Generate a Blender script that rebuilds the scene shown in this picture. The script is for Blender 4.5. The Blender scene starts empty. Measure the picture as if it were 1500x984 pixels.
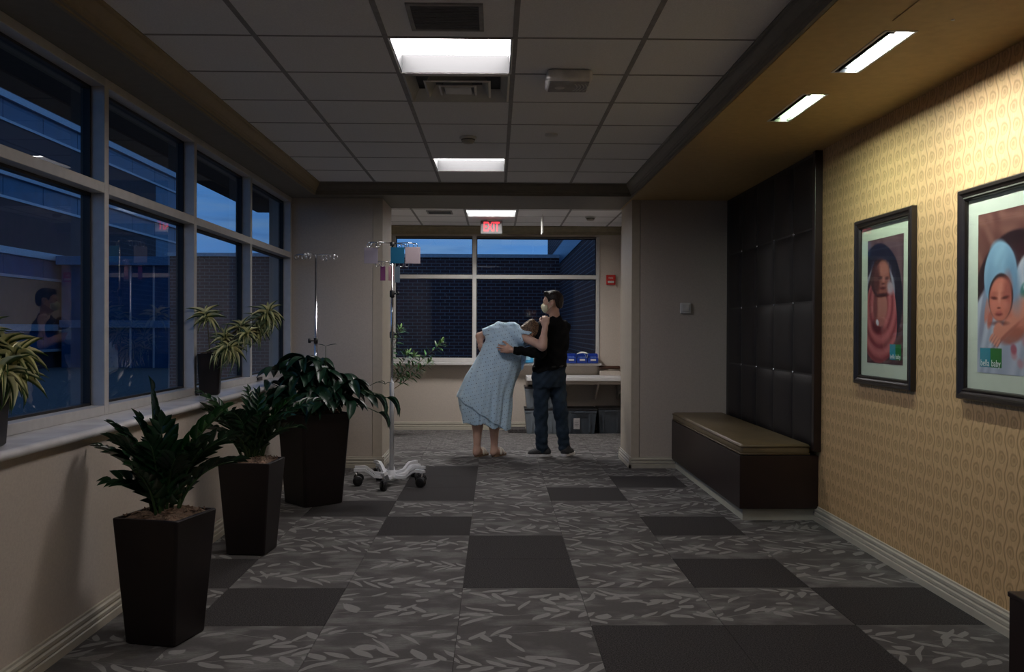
import bpy, bmesh, math, random
import numpy as np
from mathutils import Vector, Matrix, Euler

random.seed(11)
PI = math.pi
scene = bpy.context.scene
COL = scene.collection

# ------------------------------------------------------------------ camera
CAMH = 1.355
cam_d = bpy.data.cameras.new('camera')
cam_d.sensor_width = 36.0
cam_d.lens = 1344.88 * 36.0 / 1500.0
cam_d.clip_start = 0.05
cam_d.clip_end = 300
cam = bpy.data.objects.new('camera', cam_d)
COL.objects.link(cam)
RX = Vector((0.99983, -0.01799, 0.00375))
RF = Vector((0.01802, 0.99981, -0.00758))
RU = Vector((-0.00361, 0.00764, 0.99996))
cam.matrix_world = Matrix(((RX.x, RU.x, -RF.x, 0), (RX.y, RU.y, -RF.y, 0), (RX.z, RU.z, -RF.z, CAMH), (0, 0, 0, 1)))
scene.camera = cam

# ------------------------------------------------------------------ exposure / view
scene.view_settings.view_transform = 'Standard'
scene.view_settings.look = 'None'
scene.view_settings.exposure = 0.0
scene.view_settings.gamma = 1.0
scene.view_settings.use_curve_mapping = False
scene.cycles.max_bounces = 8
scene.cycles.diffuse_bounces = 4
scene.cycles.glossy_bounces = 4
scene.cycles.transparent_max_bounces = 12
scene.cycles.sample_clamp_indirect = 4.0
scene.cycles.caustics_reflective = False
scene.cycles.caustics_refractive = False

# light levels (radiance of the luminous surfaces)
L_TROFFER = 23.0      # ceiling troffers of the lounge
L_ALCOVE = 54.0       # troffer over the far alcove
L_WASH = 340.0        # wall wash lamps in the right soffit
L_SKY = 1.0


# ------------------------------------------------------------------ shader maths
class S:
    """a socket with arithmetic"""
    def __init__(s, nt, sock):
        s.nt, s.k = nt, sock

    def m(s, op, *o, clamp=False):
        n = s.nt.nodes.new('ShaderNodeMath')
        n.operation = op
        n.use_clamp = clamp
        for i, a in enumerate((s,) + o):
            if isinstance(a, S):
                s.nt.links.new(a.k, n.inputs[i])
            else:
                n.inputs[i].default_value = a
        return S(s.nt, n.outputs[0])

    def __add__(s, o): return s.m('ADD', o)
    __radd__ = __add__
    def __sub__(s, o): return s.m('SUBTRACT', o)
    def __rsub__(s, o): return (s * -1.0) + o
    def __mul__(s, o): return s.m('MULTIPLY', o)
    __rmul__ = __mul__
    def __truediv__(s, o): return s.m('DIVIDE', o)
    def sin(s): return s.m('SINE')
    def floor(s): return s.m('FLOOR')
    def fract(s): return s.m('FRACT')
    def abs(s): return s.m('ABSOLUTE')
    def sqrt(s): return s.m('SQRT')
    def min(s, o): return s.m('MINIMUM', o)
    def max(s, o): return s.m('MAXIMUM', o)
    def lt(s, o): return s.m('LESS_THAN', o)
    def gt(s, o): return s.m('GREATER_THAN', o)
    def clamp(s): return s.m('ADD', 0.0, clamp=True)

    def step(s, a, b):
        """smooth 0..1 as the value runs from a to b"""
        n = s.nt.nodes.new('ShaderNodeMapRange')
        n.interpolation_type = 'SMOOTHSTEP'
        s.nt.links.new(s.k, n.inputs['Value'])
        n.inputs['From Min'].default_value = a
        n.inputs['From Max'].default_value = b
        return S(s.nt, n.outputs[0])


def hsh(x):
    return ((x.sin()) * 43758.5453).fract().abs()


def coords(nt, which='Object'):
    if which == 'World':
        n = nt.nodes.new('ShaderNodeNewGeometry')
        v = n.outputs['Position']
    else:
        n = nt.nodes.new('ShaderNodeTexCoord')
        v = n.outputs[which]
    sp = nt.nodes.new('ShaderNodeSeparateXYZ')
    nt.links.new(v, sp.inputs[0])
    return [S(nt, sp.outputs[i]) for i in range(3)]


def vec(nt, x, y, z=0.0):
    n = nt.nodes.new('ShaderNodeCombineXYZ')
    for i, a in enumerate((x, y, z)):
        if isinstance(a, S):
            nt.links.new(a.k, n.inputs[i])
        else:
            n.inputs[i].default_value = a
    return S(nt, n.outputs[0])


def noise(v, scale=5.0, detail=2.0, rough=0.5):
    n = v.nt.nodes.new('ShaderNodeTexNoise')
    v.nt.links.new(v.k, n.inputs['Vector'])
    n.inputs['Scale'].default_value = scale
    n.inputs['Detail'].default_value = detail
    n.inputs['Roughness'].default_value = rough
    return S(v.nt, n.outputs[0])


def mixc(f, a, b):
    nt = f.nt
    n = nt.nodes.new('ShaderNodeMix')
    n.data_type = 'RGBA'
    nt.links.new(f.k, n.inputs[0])
    for i, c in ((6, a), (7, b)):
        if isinstance(c, S):
            nt.links.new(c.k, n.inputs[i])
        else:
            n.inputs[i].default_value = (c[0], c[1], c[2], 1)
    return S(nt, n.outputs[2])


def objrand(nt):
    return S(nt, nt.nodes.new('ShaderNodeObjectInfo').outputs['Random'])


MATS = {}


def mat(name, color=(.5, .5, .5), rough=.6, metal=0.0, spec=.5, coat=0.0, var=.12, vs=18.0, bump=0.0, bs=60.0, build=None, sheen=0.0):
    """principled material; its colour and relief come from noise unless build(nt) says otherwise"""
    if name in MATS:
        return MATS[name]
    m = bpy.data.materials.new(name)
    m.use_nodes = True
    nt = m.node_tree
    b = nt.nodes['Principled BSDF']
    b.inputs['Roughness'].default_value = rough
    b.inputs['Metallic'].default_value = metal
    b.inputs['Specular IOR Level'].default_value = spec
    b.inputs['Coat Weight'].default_value = coat
    b.inputs['Coat Roughness'].default_value = .08
    b.inputs['Sheen Weight'].default_value = sheen
    d = build(nt) if build else {}
    if 'color' not in d:
        x, y, z = coords(nt)
        f = noise(vec(nt, x, y, z), vs, 3)
        d['color'] = mixc(f.step(.25, .75), [c * (1 - var) for c in color], [min(1, c * (1 + var)) for c in color])
        if bump:
            d.setdefault('bump', (noise(vec(nt, x, y, z), bs, 2), bump))
    nt.links.new(d['color'].k, b.inputs['Base Color'])
    if 'rough' in d:
        nt.links.new(d['rough'].k, b.inputs['Roughness'])
    if 'bump' in d:
        h, st = d['bump']
        bn = nt.nodes.new('ShaderNodeBump')
        bn.inputs['Strength'].default_value = st
        bn.inputs['Distance'].default_value = .004
        nt.links.new(h.k, bn.inputs['Height'])
        nt.links.new(bn.outputs[0], b.inputs['Normal'])
    MATS[name] = m
    return m


def emat(name, color, strength, base=(.8, .8, .8)):
    m = bpy.data.materials.new(name)
    m.use_nodes = True
    nt = m.node_tree
    b = nt.nodes['Principled BSDF']
    b.inputs['Base Color'].default_value = (*base, 1)
    b.inputs['Emission Color'].default_value = (*color, 1)
    b.inputs['Emission Strength'].default_value = strength
    MATS[name] = m
    return m


def glass_mat(name, tint, ior=1.5, gain=1.0):
    m = bpy.data.materials.new(name)
    m.use_nodes = True
    nt = m.node_tree
    nt.nodes.clear()
    out = nt.nodes.new('ShaderNodeOutputMaterial')
    tr = nt.nodes.new('ShaderNodeBsdfTransparent')
    tr.inputs[0].default_value = (*tint, 1)
    gl = nt.nodes.new('ShaderNodeBsdfGlossy')
    gl.inputs['Roughness'].default_value = 0.0
    fr = nt.nodes.new('ShaderNodeFresnel')
    fr.inputs['IOR'].default_value = ior
    ge = nt.nodes.new('ShaderNodeNewGeometry')
    f = (S(nt, fr.outputs[0]) * gain).clamp() * (1.0 - S(nt, ge.outputs['Backfacing']))
    mx = nt.nodes.new('ShaderNodeMixShader')
    nt.links.new(f.k, mx.inputs[0])
    nt.links.new(tr.outputs[0], mx.inputs[1])
    nt.links.new(gl.outputs[0], mx.inputs[2])
    nt.links.new(mx.outputs[0], out.inputs[0])
    MATS[name] = m
    return m


# ------------------------------------------------------------------ world: dusk sky with low cloud streaks
w = bpy.data.worlds.new('dusk_sky')
scene.world = w
w.use_nodes = True
nt = w.node_tree
bg = nt.nodes['Background']
tc = nt.nodes.new('ShaderNodeTexCoord')
sp = nt.nodes.new('ShaderNodeSeparateXYZ')
nt.links.new(tc.outputs['Generated'], sp.inputs[0])
X, Y, Z = [S(nt, sp.outputs[i]) for i in range(3)]
grad = Z.step(-.02, .75)
skyc = mixc(grad, (.10, .27, .60), (.07, .15, .34))
cl = noise(vec(nt, X * 3.0, Y * 3.0, Z * 26.0), 1.6, 5, .58)
cl2 = noise(vec(nt, X * 7.0, Y * 7.0, Z * 60.0), 1.3, 4, .55)
skyc = mixc((cl.step(.42, .72) * .75), skyc, (.20, .33, .52))
skyc = mixc((cl2.step(.5, .75) * .55), skyc, (.045, .13, .33))
skyc = mixc(Z.step(.0, -.06), skyc, (.02, .03, .05))
nt.links.new(skyc.k, bg.inputs[0])
bg.inputs[1].default_value = L_SKY


# ------------------------------------------------------------------ mesh helpers
class MB:
    """collects shapes, then links them as one mesh object"""
    def __init__(s):
        s.v, s.f = [], []

    def add(s, vs, fs):
        o = len(s.v)
        s.v += [tuple(p) for p in vs]
        s.f += [tuple(i + o for i in q) for q in fs]
        return s

    def box(s, x0, x1, y0, y1, z0, z1, M=None):
        vs = [Vector(p) for p in ((x0, y0, z0), (x1, y0, z0), (x1, y1, z0), (x0, y1, z0), (x0, y0, z1), (x1, y0, z1), (x1, y1, z1), (x0, y1, z1))]
        if M is not None:
            vs = [M @ p for p in vs]
        return s.add(vs, [(0, 3, 2, 1), (4, 5, 6, 7), (0, 1, 5, 4), (1, 2, 6, 5), (2, 3, 7, 6), (3, 0, 4, 7)])

    def bbox(s, x0, x1, y0, y1, z0, z1, r=.006, M=None):
        """box with chamfered edges"""
        vs = []
        c = ((x0 + x1) / 2, (y0 + y1) / 2, (z0 + z1) / 2)
        h = ((x1 - x0) / 2, (y1 - y0) / 2, (z1 - z0) / 2)
        r = min(r, min(h) * .95)
        bm = bmesh.new()
        bmesh.ops.create_cube(bm, size=2)
        for v in bm.verts:
            v.co = Vector([c[i] + v.co[i] * h[i] for i in range(3)])
        bmesh.ops.bevel(bm, geom=bm.edges[:], offset=r, segments=2, affect='EDGES', profile=.5)
        bm.verts.index_update()
        vs = [M @ v.co if M is not None else v.co.copy() for v in bm.verts]
        s.add(vs, [[v.index for v in f.verts] for f in bm.faces])
        bm.free()
        return s

    def extrude(s, prof, axis, a, b, cap=True):
        """closed 2-D profile [(u,v)] swept along an axis from a to b; u,v are the two other axes in order"""
        n = len(prof)

        def p3(u, v, t):
            return {'x': (t, u, v), 'y': (u, t, v), 'z': (u, v, t)}[axis]
        vs = [p3(u, v, a) for u, v in prof] + [p3(u, v, b) for u, v in prof]
        fs = [(i, (i + 1) % n, (i + 1) % n + n, i + n) for i in range(n)]
        if cap:
            fs += [tuple(range(n))[::-1], tuple(range(n, 2 * n))]
        return s.add(vs, fs)

    def tube(s, path, rad, n=8, cap=True):
        """round tube along points; rad a number or one per point"""
        P = [Vector(p) for p in path]
        R = rad if isinstance(rad, (list, tuple)) else [rad] * len(P)
        up = Vector((0, 0, 1))
        t0 = (P[1] - P[0]).normalized()
        if abs(t0.dot(up)) > .9:
            up = Vector((1, 0, 0))
        a = t0.cross(up).normalized()
        vs = []
        for i, p in enumerate(P):
            t = (P[min(i + 1, len(P) - 1)] - P[max(i - 1, 0)]).normalized()
            a = (a - t * a.dot(t)).normalized()
            b = t.cross(a)
            for k in range(n):
                w_ = 2 * PI * k / n
                vs.append(p + (a * math.cos(w_) + b * math.sin(w_)) * R[i])
        fs = []
        for i in range(len(P) - 1):
            for k in range(n):
                fs.append((i * n + k, i * n + (k + 1) % n, (i + 1) * n + (k + 1) % n, (i + 1) * n + k))
        if cap:
            fs += [tuple(range(n))[::-1], tuple(range((len(P) - 1) * n, len(P) * n))]
        return s.add(vs, fs)

    def lathe(s, prof, n=24, c=(0, 0, 0), M=None):
        """(r,z) profile turned about z"""
        vs, fs = [], []
        for r, z in prof:
            for k in range(n):
                a = 2 * PI * k / n
                p = Vector((c[0] + r * math.cos(a), c[1] + r * math.sin(a), c[2] + z))
                vs.append(M @ p if M is not None else p)
        m = len(prof)
        for i in range(m - 1):
            for k in range(n):
                fs.append((i * n + k, i * n + (k + 1) % n, (i + 1) * n + (k + 1) % n, (i + 1) * n + k))
        fs += [tuple(range(n))[::-1], tuple(range((m - 1) * n, m * n))]
        return s.add(vs, fs)

    def mesh(s, name, smooth=False):
        me = bpy.data.meshes.new(name)
        me.from_pydata(s.v, [], s.f)
        me.update()
        bm = bmesh.new()
        bm.from_mesh(me)
        bmesh.ops.recalc_face_normals(bm, faces=bm.faces[:])
        bm.to_mesh(me)
        bm.free()
        if smooth:
            me.polygons.foreach_set('use_smooth', [True] * len(me.polygons))
        return me

    def build(s, name, m, parent=None, smooth=False, loc=None):
        return link(name, s.mesh(name, smooth), m, parent, loc)


def link(name, me, m=None, parent=None, loc=None, M=None):
    o = bpy.data.objects.new(name, me)
    COL.objects.link(o)
    if m is not None and me is not None and not me.materials:
        me.materials.append(m)
    if parent is not None:
        o.parent = parent
    if M is not None:
        o.matrix_local = M
    elif loc is not None:
        o.location = loc
    return o


def tag(o, label=None, cat=None, group=None, kind=None):
    if label: o['label'] = label
    if cat: o['category'] = cat
    if group: o['group'] = group
    if kind: o['kind'] = kind
    return o


def thing(name, label, cat, loc=(0, 0, 0), rz=0.0, group=None, kind=None):
    o = bpy.data.objects.new(name, None)
    COL.objects.link(o)
    o.location = loc
    o.rotation_euler = (0, 0, rz)
    o.empty_display_size = .1
    return tag(o, label, cat, group, kind)


def dup(o, parent=None):
    c = o.copy()
    COL.objects.link(c)
    if parent is not None:
        c.parent = parent
    for ch in list(o.children):
        dup(ch, c)
    return c


def text_mesh(body, size, depth=.001, sx=1.0, bold=0.0):
    cu = bpy.data.curves.new('letters', 'FONT')
    cu.body = body
    cu.size = size
    cu.extrude = depth
    cu.offset = bold
    cu.align_x = 'CENTER'
    cu.align_y = 'CENTER'
    o = bpy.data.objects.new('letters', cu)
    COL.objects.link(o)
    dg = bpy.context.evaluated_depsgraph_get()
    me = bpy.data.meshes.new_from_object(o.evaluated_get(dg))
    COL.objects.unlink(o)
    bpy.data.objects.remove(o)
    me.transform(Matrix.Diagonal((sx, 1, 1, 1)))
    me.materials.clear()
    return me


# ------------------------------------------------------------------ signed-distance bodies (one continuous surface)
class SDF:
    def __init__(s, lo, hi, vox):
        s.lo = np.array(lo, float)
        s.vox = vox
        s.n = np.ceil((np.array(hi) - s.lo) / vox).astype(int) + 1
        s.D = np.full(s.n, .08, np.float32)

    def sub(s, lo, hi):
        a = np.clip(np.floor((np.array(lo) - s.lo) / s.vox).astype(int), 0, s.n)
        b = np.clip(np.ceil((np.array(hi) - s.lo) / s.vox).astype(int) + 1, 0, s.n)
        sl = tuple(slice(a[i], b[i]) for i in range(3))
        g = [((np.arange(a[i], b[i]) * s.vox + s.lo[i]).astype(np.float32)) for i in range(3)]
        return sl, g[0][:, None, None], g[1][None, :, None], g[2][None, None, :]

    def _merge(s, sl, d, k, cut):
        A = s.D[sl]
        if cut:
            d = -d
            h = np.maximum(k - np.abs(A - d), 0) / k if k > 0 else 0
            s.D[sl] = np.maximum(A, d) + h * h * k * .25
        else:
            h = np.maximum(k - np.abs(A - d), 0) / k if k > 0 else 0
            s.D[sl] = np.minimum(A, d) - h * h * k * .25

    def cap(s, a, b, ra, rb=None, k=.02, cut=False):
        """tapered capsule"""
        rb = ra if rb is None else rb
        a, b = np.array(a, float), np.array(b, float)
        m = max(ra, rb) + .05
        sl, x, y, z = s.sub(np.minimum(a, b) - m, np.maximum(a, b) + m)
        ab = b - a
        t = np.clip(((x - a[0]) * ab[0] + (y - a[1]) * ab[1] + (z - a[2]) * ab[2]) / max(ab @ ab, 1e-9), 0, 1)
        d = np.sqrt((x - a[0] - t * ab[0]) ** 2 + (y - a[1] - t * ab[1]) ** 2 + (z - a[2] - t * ab[2]) ** 2) - (ra + (rb - ra) * t)
        s._merge(sl, d, k, cut)
        return s

    def chain(s, pts, rs, k=.02):
        for i in range(len(pts) - 1):
            s.cap(pts[i], pts[i + 1], rs[i], rs[i + 1], k)
        return s

    def ell(s, c, r, rot=None, k=.02, cut=False):
        """ellipsoid; rot a 3x3 whose columns are its axes"""
        m = max(r) + .05
        sl, x, y, z = s.sub(np.array(c) - m, np.array(c) + m)
        x, y, z = x - c[0], y - c[1], z - c[2]
        if rot is not None:
            u, v, w_ = [x * rot[0][i] + y * rot[1][i] + z * rot[2][i] for i in range(3)]
        else:
            u, v, w_ = x, y, z
        q0 = np.sqrt((u / r[0]) ** 2 + (v / r[1]) ** 2 + (w_ / r[2]) ** 2)
        q1 = np.sqrt((u / r[0] ** 2) ** 2 + (v / r[1] ** 2) ** 2 + (w_ / r[2] ** 2) ** 2)
        d = q0 * (q0 - 1) / np.maximum(q1, 1e-6)
        s._merge(sl, np.clip(d, -.2, .2), k, cut)
        return s

    def slices(s, rows, k=.02, yaw=0.0, p=2.3):
        """stack of rows (z, x centre, y centre, half width, half depth) turned by yaw"""
        rows = sorted(rows)
        R = np.array(rows)
        m = max(R[:, 3].max(), R[:, 4].max()) + .06
        sl, x, y, z = s.sub((R[:, 1].min() - m, R[:, 2].min() - m, R[0, 0] - .05), (R[:, 1].max() + m, R[:, 2].max() + m, R[-1, 0] + .05))
        zz = z.ravel()
        f = [np.interp(zz, R[:, 0], R[:, i])[None, None, :] for i in range(1, 5)]
        dx, dy = x - f[0], y - f[1]
        c, n = math.cos(yaw), math.sin(yaw)
        u, v = dx * c + dy * n, -dx * n + dy * c
        q = (np.abs(u / f[2]) ** p + np.abs(v / f[3]) ** p) ** (1 / p)
        d = (q - 1) * np.minimum(f[2], f[3])
        d = np.maximum(d, np.maximum(R[0, 0] - z, z - R[-1, 0]))
        s._merge(sl, d.astype(np.float32), k, False)
        return s

    def grid(s):
        return [((np.arange(s.n[i]) * s.vox + s.lo[i]).astype(np.float32)) for i in range(3)]

    def warp(s, fn):
        g = s.grid()
        s.D += fn(g[0][:, None, None], g[1][None, :, None], g[2][None, None, :]).astype(np.float32)
        return s

    def clip(s, fn):
        """keep only where fn <= 0"""
        g = s.grid()
        s.D = np.maximum(s.D, fn(g[0][:, None, None], g[1][None, :, None], g[2][None, None, :]).astype(np.float32))
        return s

    def mesh(s, name, off=(0, 0, 0), relax=2):
        D = s.D
        ins = D < 0
        n = s.n
        c = np.zeros(n - 1, np.uint8)
        for i in (0, 1):
            for j in (0, 1):
                for k in (0, 1):
                    c += ins[i:n[0] - 1 + i, j:n[1] - 1 + j, k:n[2] - 1 + k]
        act = (c > 0) & (c < 8)
        idx = np.full(n - 1, -1, np.int64)
        cells = np.argwhere(act)
        idx[act] = np.arange(len(cells))
        acc = np.zeros((len(cells), 3))
        cnt = np.zeros(len(cells))
        I, J, K = cells.T
        cor = [(i, j, k) for i in (0, 1) for j in (0, 1) for k in (0, 1)]
        val = {q: D[I + q[0], J + q[1], K + q[2]].astype(float) for q in cor}
        for a in cor:
            for ax in range(3):
                if a[ax] == 0:
                    b = list(a)
                    b[ax] = 1
                    b = tuple(b)
                    va, vb = val[a], val[b]
                    cr = (va < 0) != (vb < 0)
                    t = np.where(cr, va / np.where(cr, va - vb, 1), 0)
                    p = np.array(a, float)[None, :].repeat(len(cells), 0)
                    p[:, ax] += t
                    acc[cr] += p[cr]
                    cnt[cr] += 1
        P = (cells + acc / cnt[:, None]) * s.vox + s.lo
        faces = []
        for ax in range(3):
            o1, o2 = [i for i in range(3) if i != ax]
            sh = list(n)
            sh[ax] -= 1
            A = np.take(ins, range(n[ax] - 1), ax)
            B = np.take(ins, range(1, n[ax]), ax)
            e = np.argwhere(A != B)
            e = e[(e[:, o1] > 0) & (e[:, o2] > 0) & (e[:, o1] < n[o1] - 1) & (e[:, o2] < n[o2] - 1)]
            q = []
            for d1, d2 in ((-1, -1), (0, -1), (0, 0), (-1, 0)):
                f = e.copy()
                f[:, o1] += d1
                f[:, o2] += d2
                q.append(idx[f[:, 0], f[:, 1], f[:, 2]])
            q = np.stack(q, 1)
            fl = ins[e[:, 0], e[:, 1], e[:, 2]]
            if ax == 1:
                fl = ~fl
            q[~fl] = q[~fl][:, ::-1]
            faces.append(q)
        Fq = np.concatenate(faces)
        Fq = Fq[(Fq >= 0).all(1)]
        for _ in range(relax):      # a light relaxing of the voxel steps
            su = np.zeros_like(P)
            ct = np.zeros(len(P))
            for i in range(4):
                a, b = Fq[:, i], Fq[:, (i + 1) % 4]
                for q in range(3):
                    su[:, q] += np.bincount(a, P[b, q], len(P)) + np.bincount(b, P[a, q], len(P))
                ct += np.bincount(a, minlength=len(P)) + np.bincount(b, minlength=len(P))
            P = P * .5 + .5 * su / np.maximum(ct, 1)[:, None]
        P = P - np.array(off)
        me = bpy.data.meshes.new(name)
        me.vertices.add(len(P))
        me.vertices.foreach_set('co', P.astype(np.float32).ravel())
        me.loops.add(Fq.size)
        me.loops.foreach_set('vertex_index', Fq.astype(np.int32).ravel())
        me.polygons.add(len(Fq))
        me.polygons.foreach_set('loop_start', np.arange(0, Fq.size, 4, dtype=np.int32))
        me.polygons.foreach_set('use_smooth', np.ones(len(Fq), bool))
        me.update(calc_edges=True)
        me.validate()
        return me

# ================================================================== MATERIALS
T = 0.6096
FX, FY = -0.1663, 4.798          # carpet grid origin
CX, CY, CZ = -1.1313, 3.718, 2.7214   # ceiling grid origin and height

M_wall = mat('wall_covering', (.50, .44, .375), .75, bump=.25, bs=240, var=.05, vs=90)
M_trimwall = mat('casing_paint', (.48, .42, .33), .5, var=.04)
M_base = mat('baseboard_paint', (.45, .42, .345), .42, var=.04)
M_crown = mat('crown_paint', (.17, .145, .11), .5, var=.06)
M_soffit_l = mat('soffit_paint_left', (.20, .18, .15), .7, var=.05)
M_soffit_r = mat('soffit_paint_gold', (.48, .33, .14), .55, var=.06)
M_metal = mat('window_aluminium', (.55, .54, .53), .4, metal=.2, var=.05)
M_gasket = mat('black_gasket', (.008, .008, .009), .5)
M_sill = mat('sill_stone', (.66, .66, .67), .22, spec=.6, var=.10, vs=7)
M_ctile = mat('ceiling_tile', (.80, .79, .80), .9, bump=.35, bs=160, var=.05, vs=120)
M_grid = mat('ceiling_grid_bar', (.26, .25, .25), .6)
M_white = mat('white_plastic', (.62, .61, .58), .4, var=.04)
M_whitemetal = mat('white_enamel', (.72, .74, .76), .3, spec=.6, var=.03)
M_chrome = mat('chrome', (.75, .76, .78), .14, metal=1.0, var=.03)
M_black = mat('black_plastic', (.012, .012, .013), .45)
M_wood = mat('dark_espresso_wood', (.015, .0065, .0055), .38, spec=.5, var=.25, vs=9)
M_leather = mat('black_leather', (.012, .010, .011), .5, spec=.3, bump=.25, bs=300, var=.1)
M_cushion = mat('olive_vinyl', (.145, .108, .056), .42, spec=.5, var=.13, vs=6, bump=.1, bs=200)
M_piping = mat('olive_piping', (.11, .08, .04), .5)
M_pot = mat('brown_planter', (.009, .0055, .0055), .42, spec=.4, var=.2, vs=8)
M_soil = mat('bark_mulch', (.20, .135, .095), .95, var=.5, vs=60, bump=.9, bs=80)
M_frame = mat('espresso_frame', (.017, .012, .010), .3, spec=.6, var=.15, vs=12)
M_mat = mat('mat_board', (.60, .66, .56), .85, var=.02)
M_pane = glass_mat('window_glass', (.86, .93, .98), 1.5, 1.25)
M_pglass = glass_mat('picture_glass', (.97, .98, .97), 1.35, .8)
M_red = mat('red_plastic', (.55, .02, .015), .4)


def leaf_carpet(nt):
    x, y, z = coords(nt, 'Object')
    r = objrand(nt)
    flip = r.gt(.5) * 2.0 - 1.0
    x2 = x * flip + r * 7.3
    tot = None
    wob = noise(vec(nt, x * 3.5 + r * 20.0, y * 3.5, r * 5.0), 1.0, 1) - .5
    wob2 = noise(vec(nt, x * 3.5 + r * 20.0, y * 3.5, r * 5.0 + 9.0), 1.0, 1) - .5
    x2 = x2 + wob * .11
    ya = y + wob2 * .11
    for n, (v0, s_, L, Wd, ph, am) in enumerate(((.15, .100, .150, .029, .0, .06), (.46, .092, .130, .027, 2.1, .06), (.31, .150, .13, .027, 4.0, .12))):
        vc = (x2 * (4.2 + n * 1.7) + (r * 40.0 + ph)).sin() * am + v0
        dv = ya - vc
        a = dv.abs()
        side = dv.gt(0.0)
        uu = x2 - a * (.95 if n != 1 else -.9) + side * (s_ * .5) + r * 3.0
        k = (uu / s_).floor()
        h = hsh(k * 12.9898 + side * 7.23 + r * 91.7 + n * 3.1)
        h2 = hsh(k * 4.1414 + side * 17.7 + r * 31.3 + n * 5.7)
        h3 = hsh(k * 9.171 + side * 3.3 + r * 11.3 + n * 2.9)
        c = (uu / s_).fract() * s_ - s_ * .5 + (h3 - .5) * a * .6
        t = a / (L * .8 * (h * .6 + .5))
        wd = (t.min(1.0).m('POWER', .8) * PI).sin() * Wd * (h2 * .5 + .7)
        leaf = (c.abs() - wd).step(.003, -.004) * t.lt(1.0) * h2.gt(.30 if n < 2 else .5)
        stem = a.step(.0045, .002) * h3.gt(.25)
        on = leaf.max(stem * (.7 if n < 2 else 0.0))
        tot = on if tot is None else tot.max(on)
    wx, wy, wz = coords(nt, 'World')
    cl = noise(vec(nt, x * 3.2 + r * 50.0, y * 5.0, r * 9.0), 1.4, 2)
    weave = noise(vec(nt, wx * 60.0, wy * 330.0, 0.0), 1.0, 2)
    ribs = noise(vec(nt, wx * 14.0, wy * 120.0, 3.0), 1.0, 3)
    patch = cl.step(.43, .66)
    base = mixc(patch * (ribs.step(.25, .75) * .6 + .4), (.092, .088, .086), (.20, .195, .19))
    colr = mixc(tot * (weave.step(.2, .6) * .4 + .55), base, (.285, .280, .270))
    colr = mixc(weave.step(.35, .7) * .35, colr, (.055, .052, .051))
    return dict(color=colr, bump=(weave, .5))


def dark_carpet(nt):
    wx, wy, wz = coords(nt, 'World')
    f = noise(vec(nt, wx * 160.0, wy * 160.0, 0.0), 1.0, 2)
    return dict(color=mixc(f.step(.3, .75), (.018, .017, .017), (.072, .067, .067)), bump=(f, .5))


def streak_carpet(nt):
    wx, wy, wz = coords(nt, 'World')
    r = objrand(nt)
    a = noise(vec(nt, wx * 7.0 + r * 30.0, wy * 42.0, 0.0), 1.0, 4, .6)
    b = noise(vec(nt, wx * 40.0, wy * 9.0 + r * 9.0, 5.0), 1.0, 3)
    f = mixc(r.gt(.5), (1, 1, 1), (0, 0, 0))
    g = a.step(.38, .66) * .75 + b.step(.45, .7) * .25
    return dict(color=mixc(g, (.055, .050, .049), (.26, .25, .24)), bump=(a, .4))


M_leafcarpet = mat('carpet_leaf_print', rough=.95, spec=.15, build=leaf_carpet)
M_darkcarpet = mat('carpet_plain_charcoal', rough=.95, spec=.15, build=dark_carpet)
M_streakcarpet = mat('carpet_striated', rough=.95, spec=.15, build=streak_carpet)


def wallpaper(nt):
    x, y, z = coords(nt, 'World')
    P, V = .098, .165
    u = y - (z * (2 * PI / V)).sin() * .0125
    d = ((u / P).fract() - .5).abs() * P
    line = d.step(.0085, .001)
    row = z / (V / 2) - .25 + .25
    cu = (u / P + .5).fract() - .5
    cw = row.fract() - .5
    par = ((row.floor() * .5).fract()).gt(.25) * 2.0 - 1.0
    e = ((cu * P / .031) * (cu * P / .031) + (cw * (V / 2) / .033) * (cw * (V / 2) / .033)).sqrt()
    sw = (e * 3.0 * PI + (cw * 5.0)).sin() * .5 + .5
    oval = e.step(1.05, .85)
    fib = noise(vec(nt, x, y * 40.0, z * 9.0), 3.0, 3)
    big = noise(vec(nt, x, y * 2.0, z * 2.0), 2.0, 2)
    base = mixc(fib.step(.3, .7), (.565, .375, .185), (.67, .455, .235))
    f = (line * .72).max(oval * (sw * .42 + .20))
    return dict(color=mixc(f, base, (.30, .185, .08)), bump=(f * -1.0 + 1.0, .35))


M_paper = mat('gold_wallpaper', rough=.5, spec=.35, build=wallpaper)


def brick_build(nt):
    x, y, z = coords(nt, 'World')
    n = nt.nodes.new('ShaderNodeTexBrick')
    nt.links.new(vec(nt, x + y, z).k, n.inputs['Vector'])
    n.inputs['Scale'].default_value = 1.0
    n.inputs['Brick Width'].default_value = .21
    n.inputs['Row Height'].default_value = .075
    n.inputs['Mortar Size'].default_value = .008
    n.inputs['Color1'].default_value = (.13, .045, .04, 1)
    n.inputs['Color2'].default_value = (.09, .035, .034, 1)
    n.inputs['Mortar'].default_value = (.26, .23, .23, 1)
    return dict(color=S(nt, n.outputs[0]))


M_brick = mat('brick_wall', rough=.85, build=brick_build)
M_maroon = mat('maroon_brick_panel', (.055, .038, .045), .8, var=.15, vs=3)
M_band = mat('spandrel_glass', (.008, .085, .19), .35, spec=.4, var=.15, vs=2)
M_ledge = mat('metal_coping', (.48, .50, .54), .45, metal=.3)
M_fascia = mat('blue_metal_fascia', (.16, .28, .42), .4, metal=.3)
M_pave = mat('outdoor_paving', (.10, .10, .10), .9, var=.2)
M_eave = mat('eave_soffit', (.05, .045, .042), .8)

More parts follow.
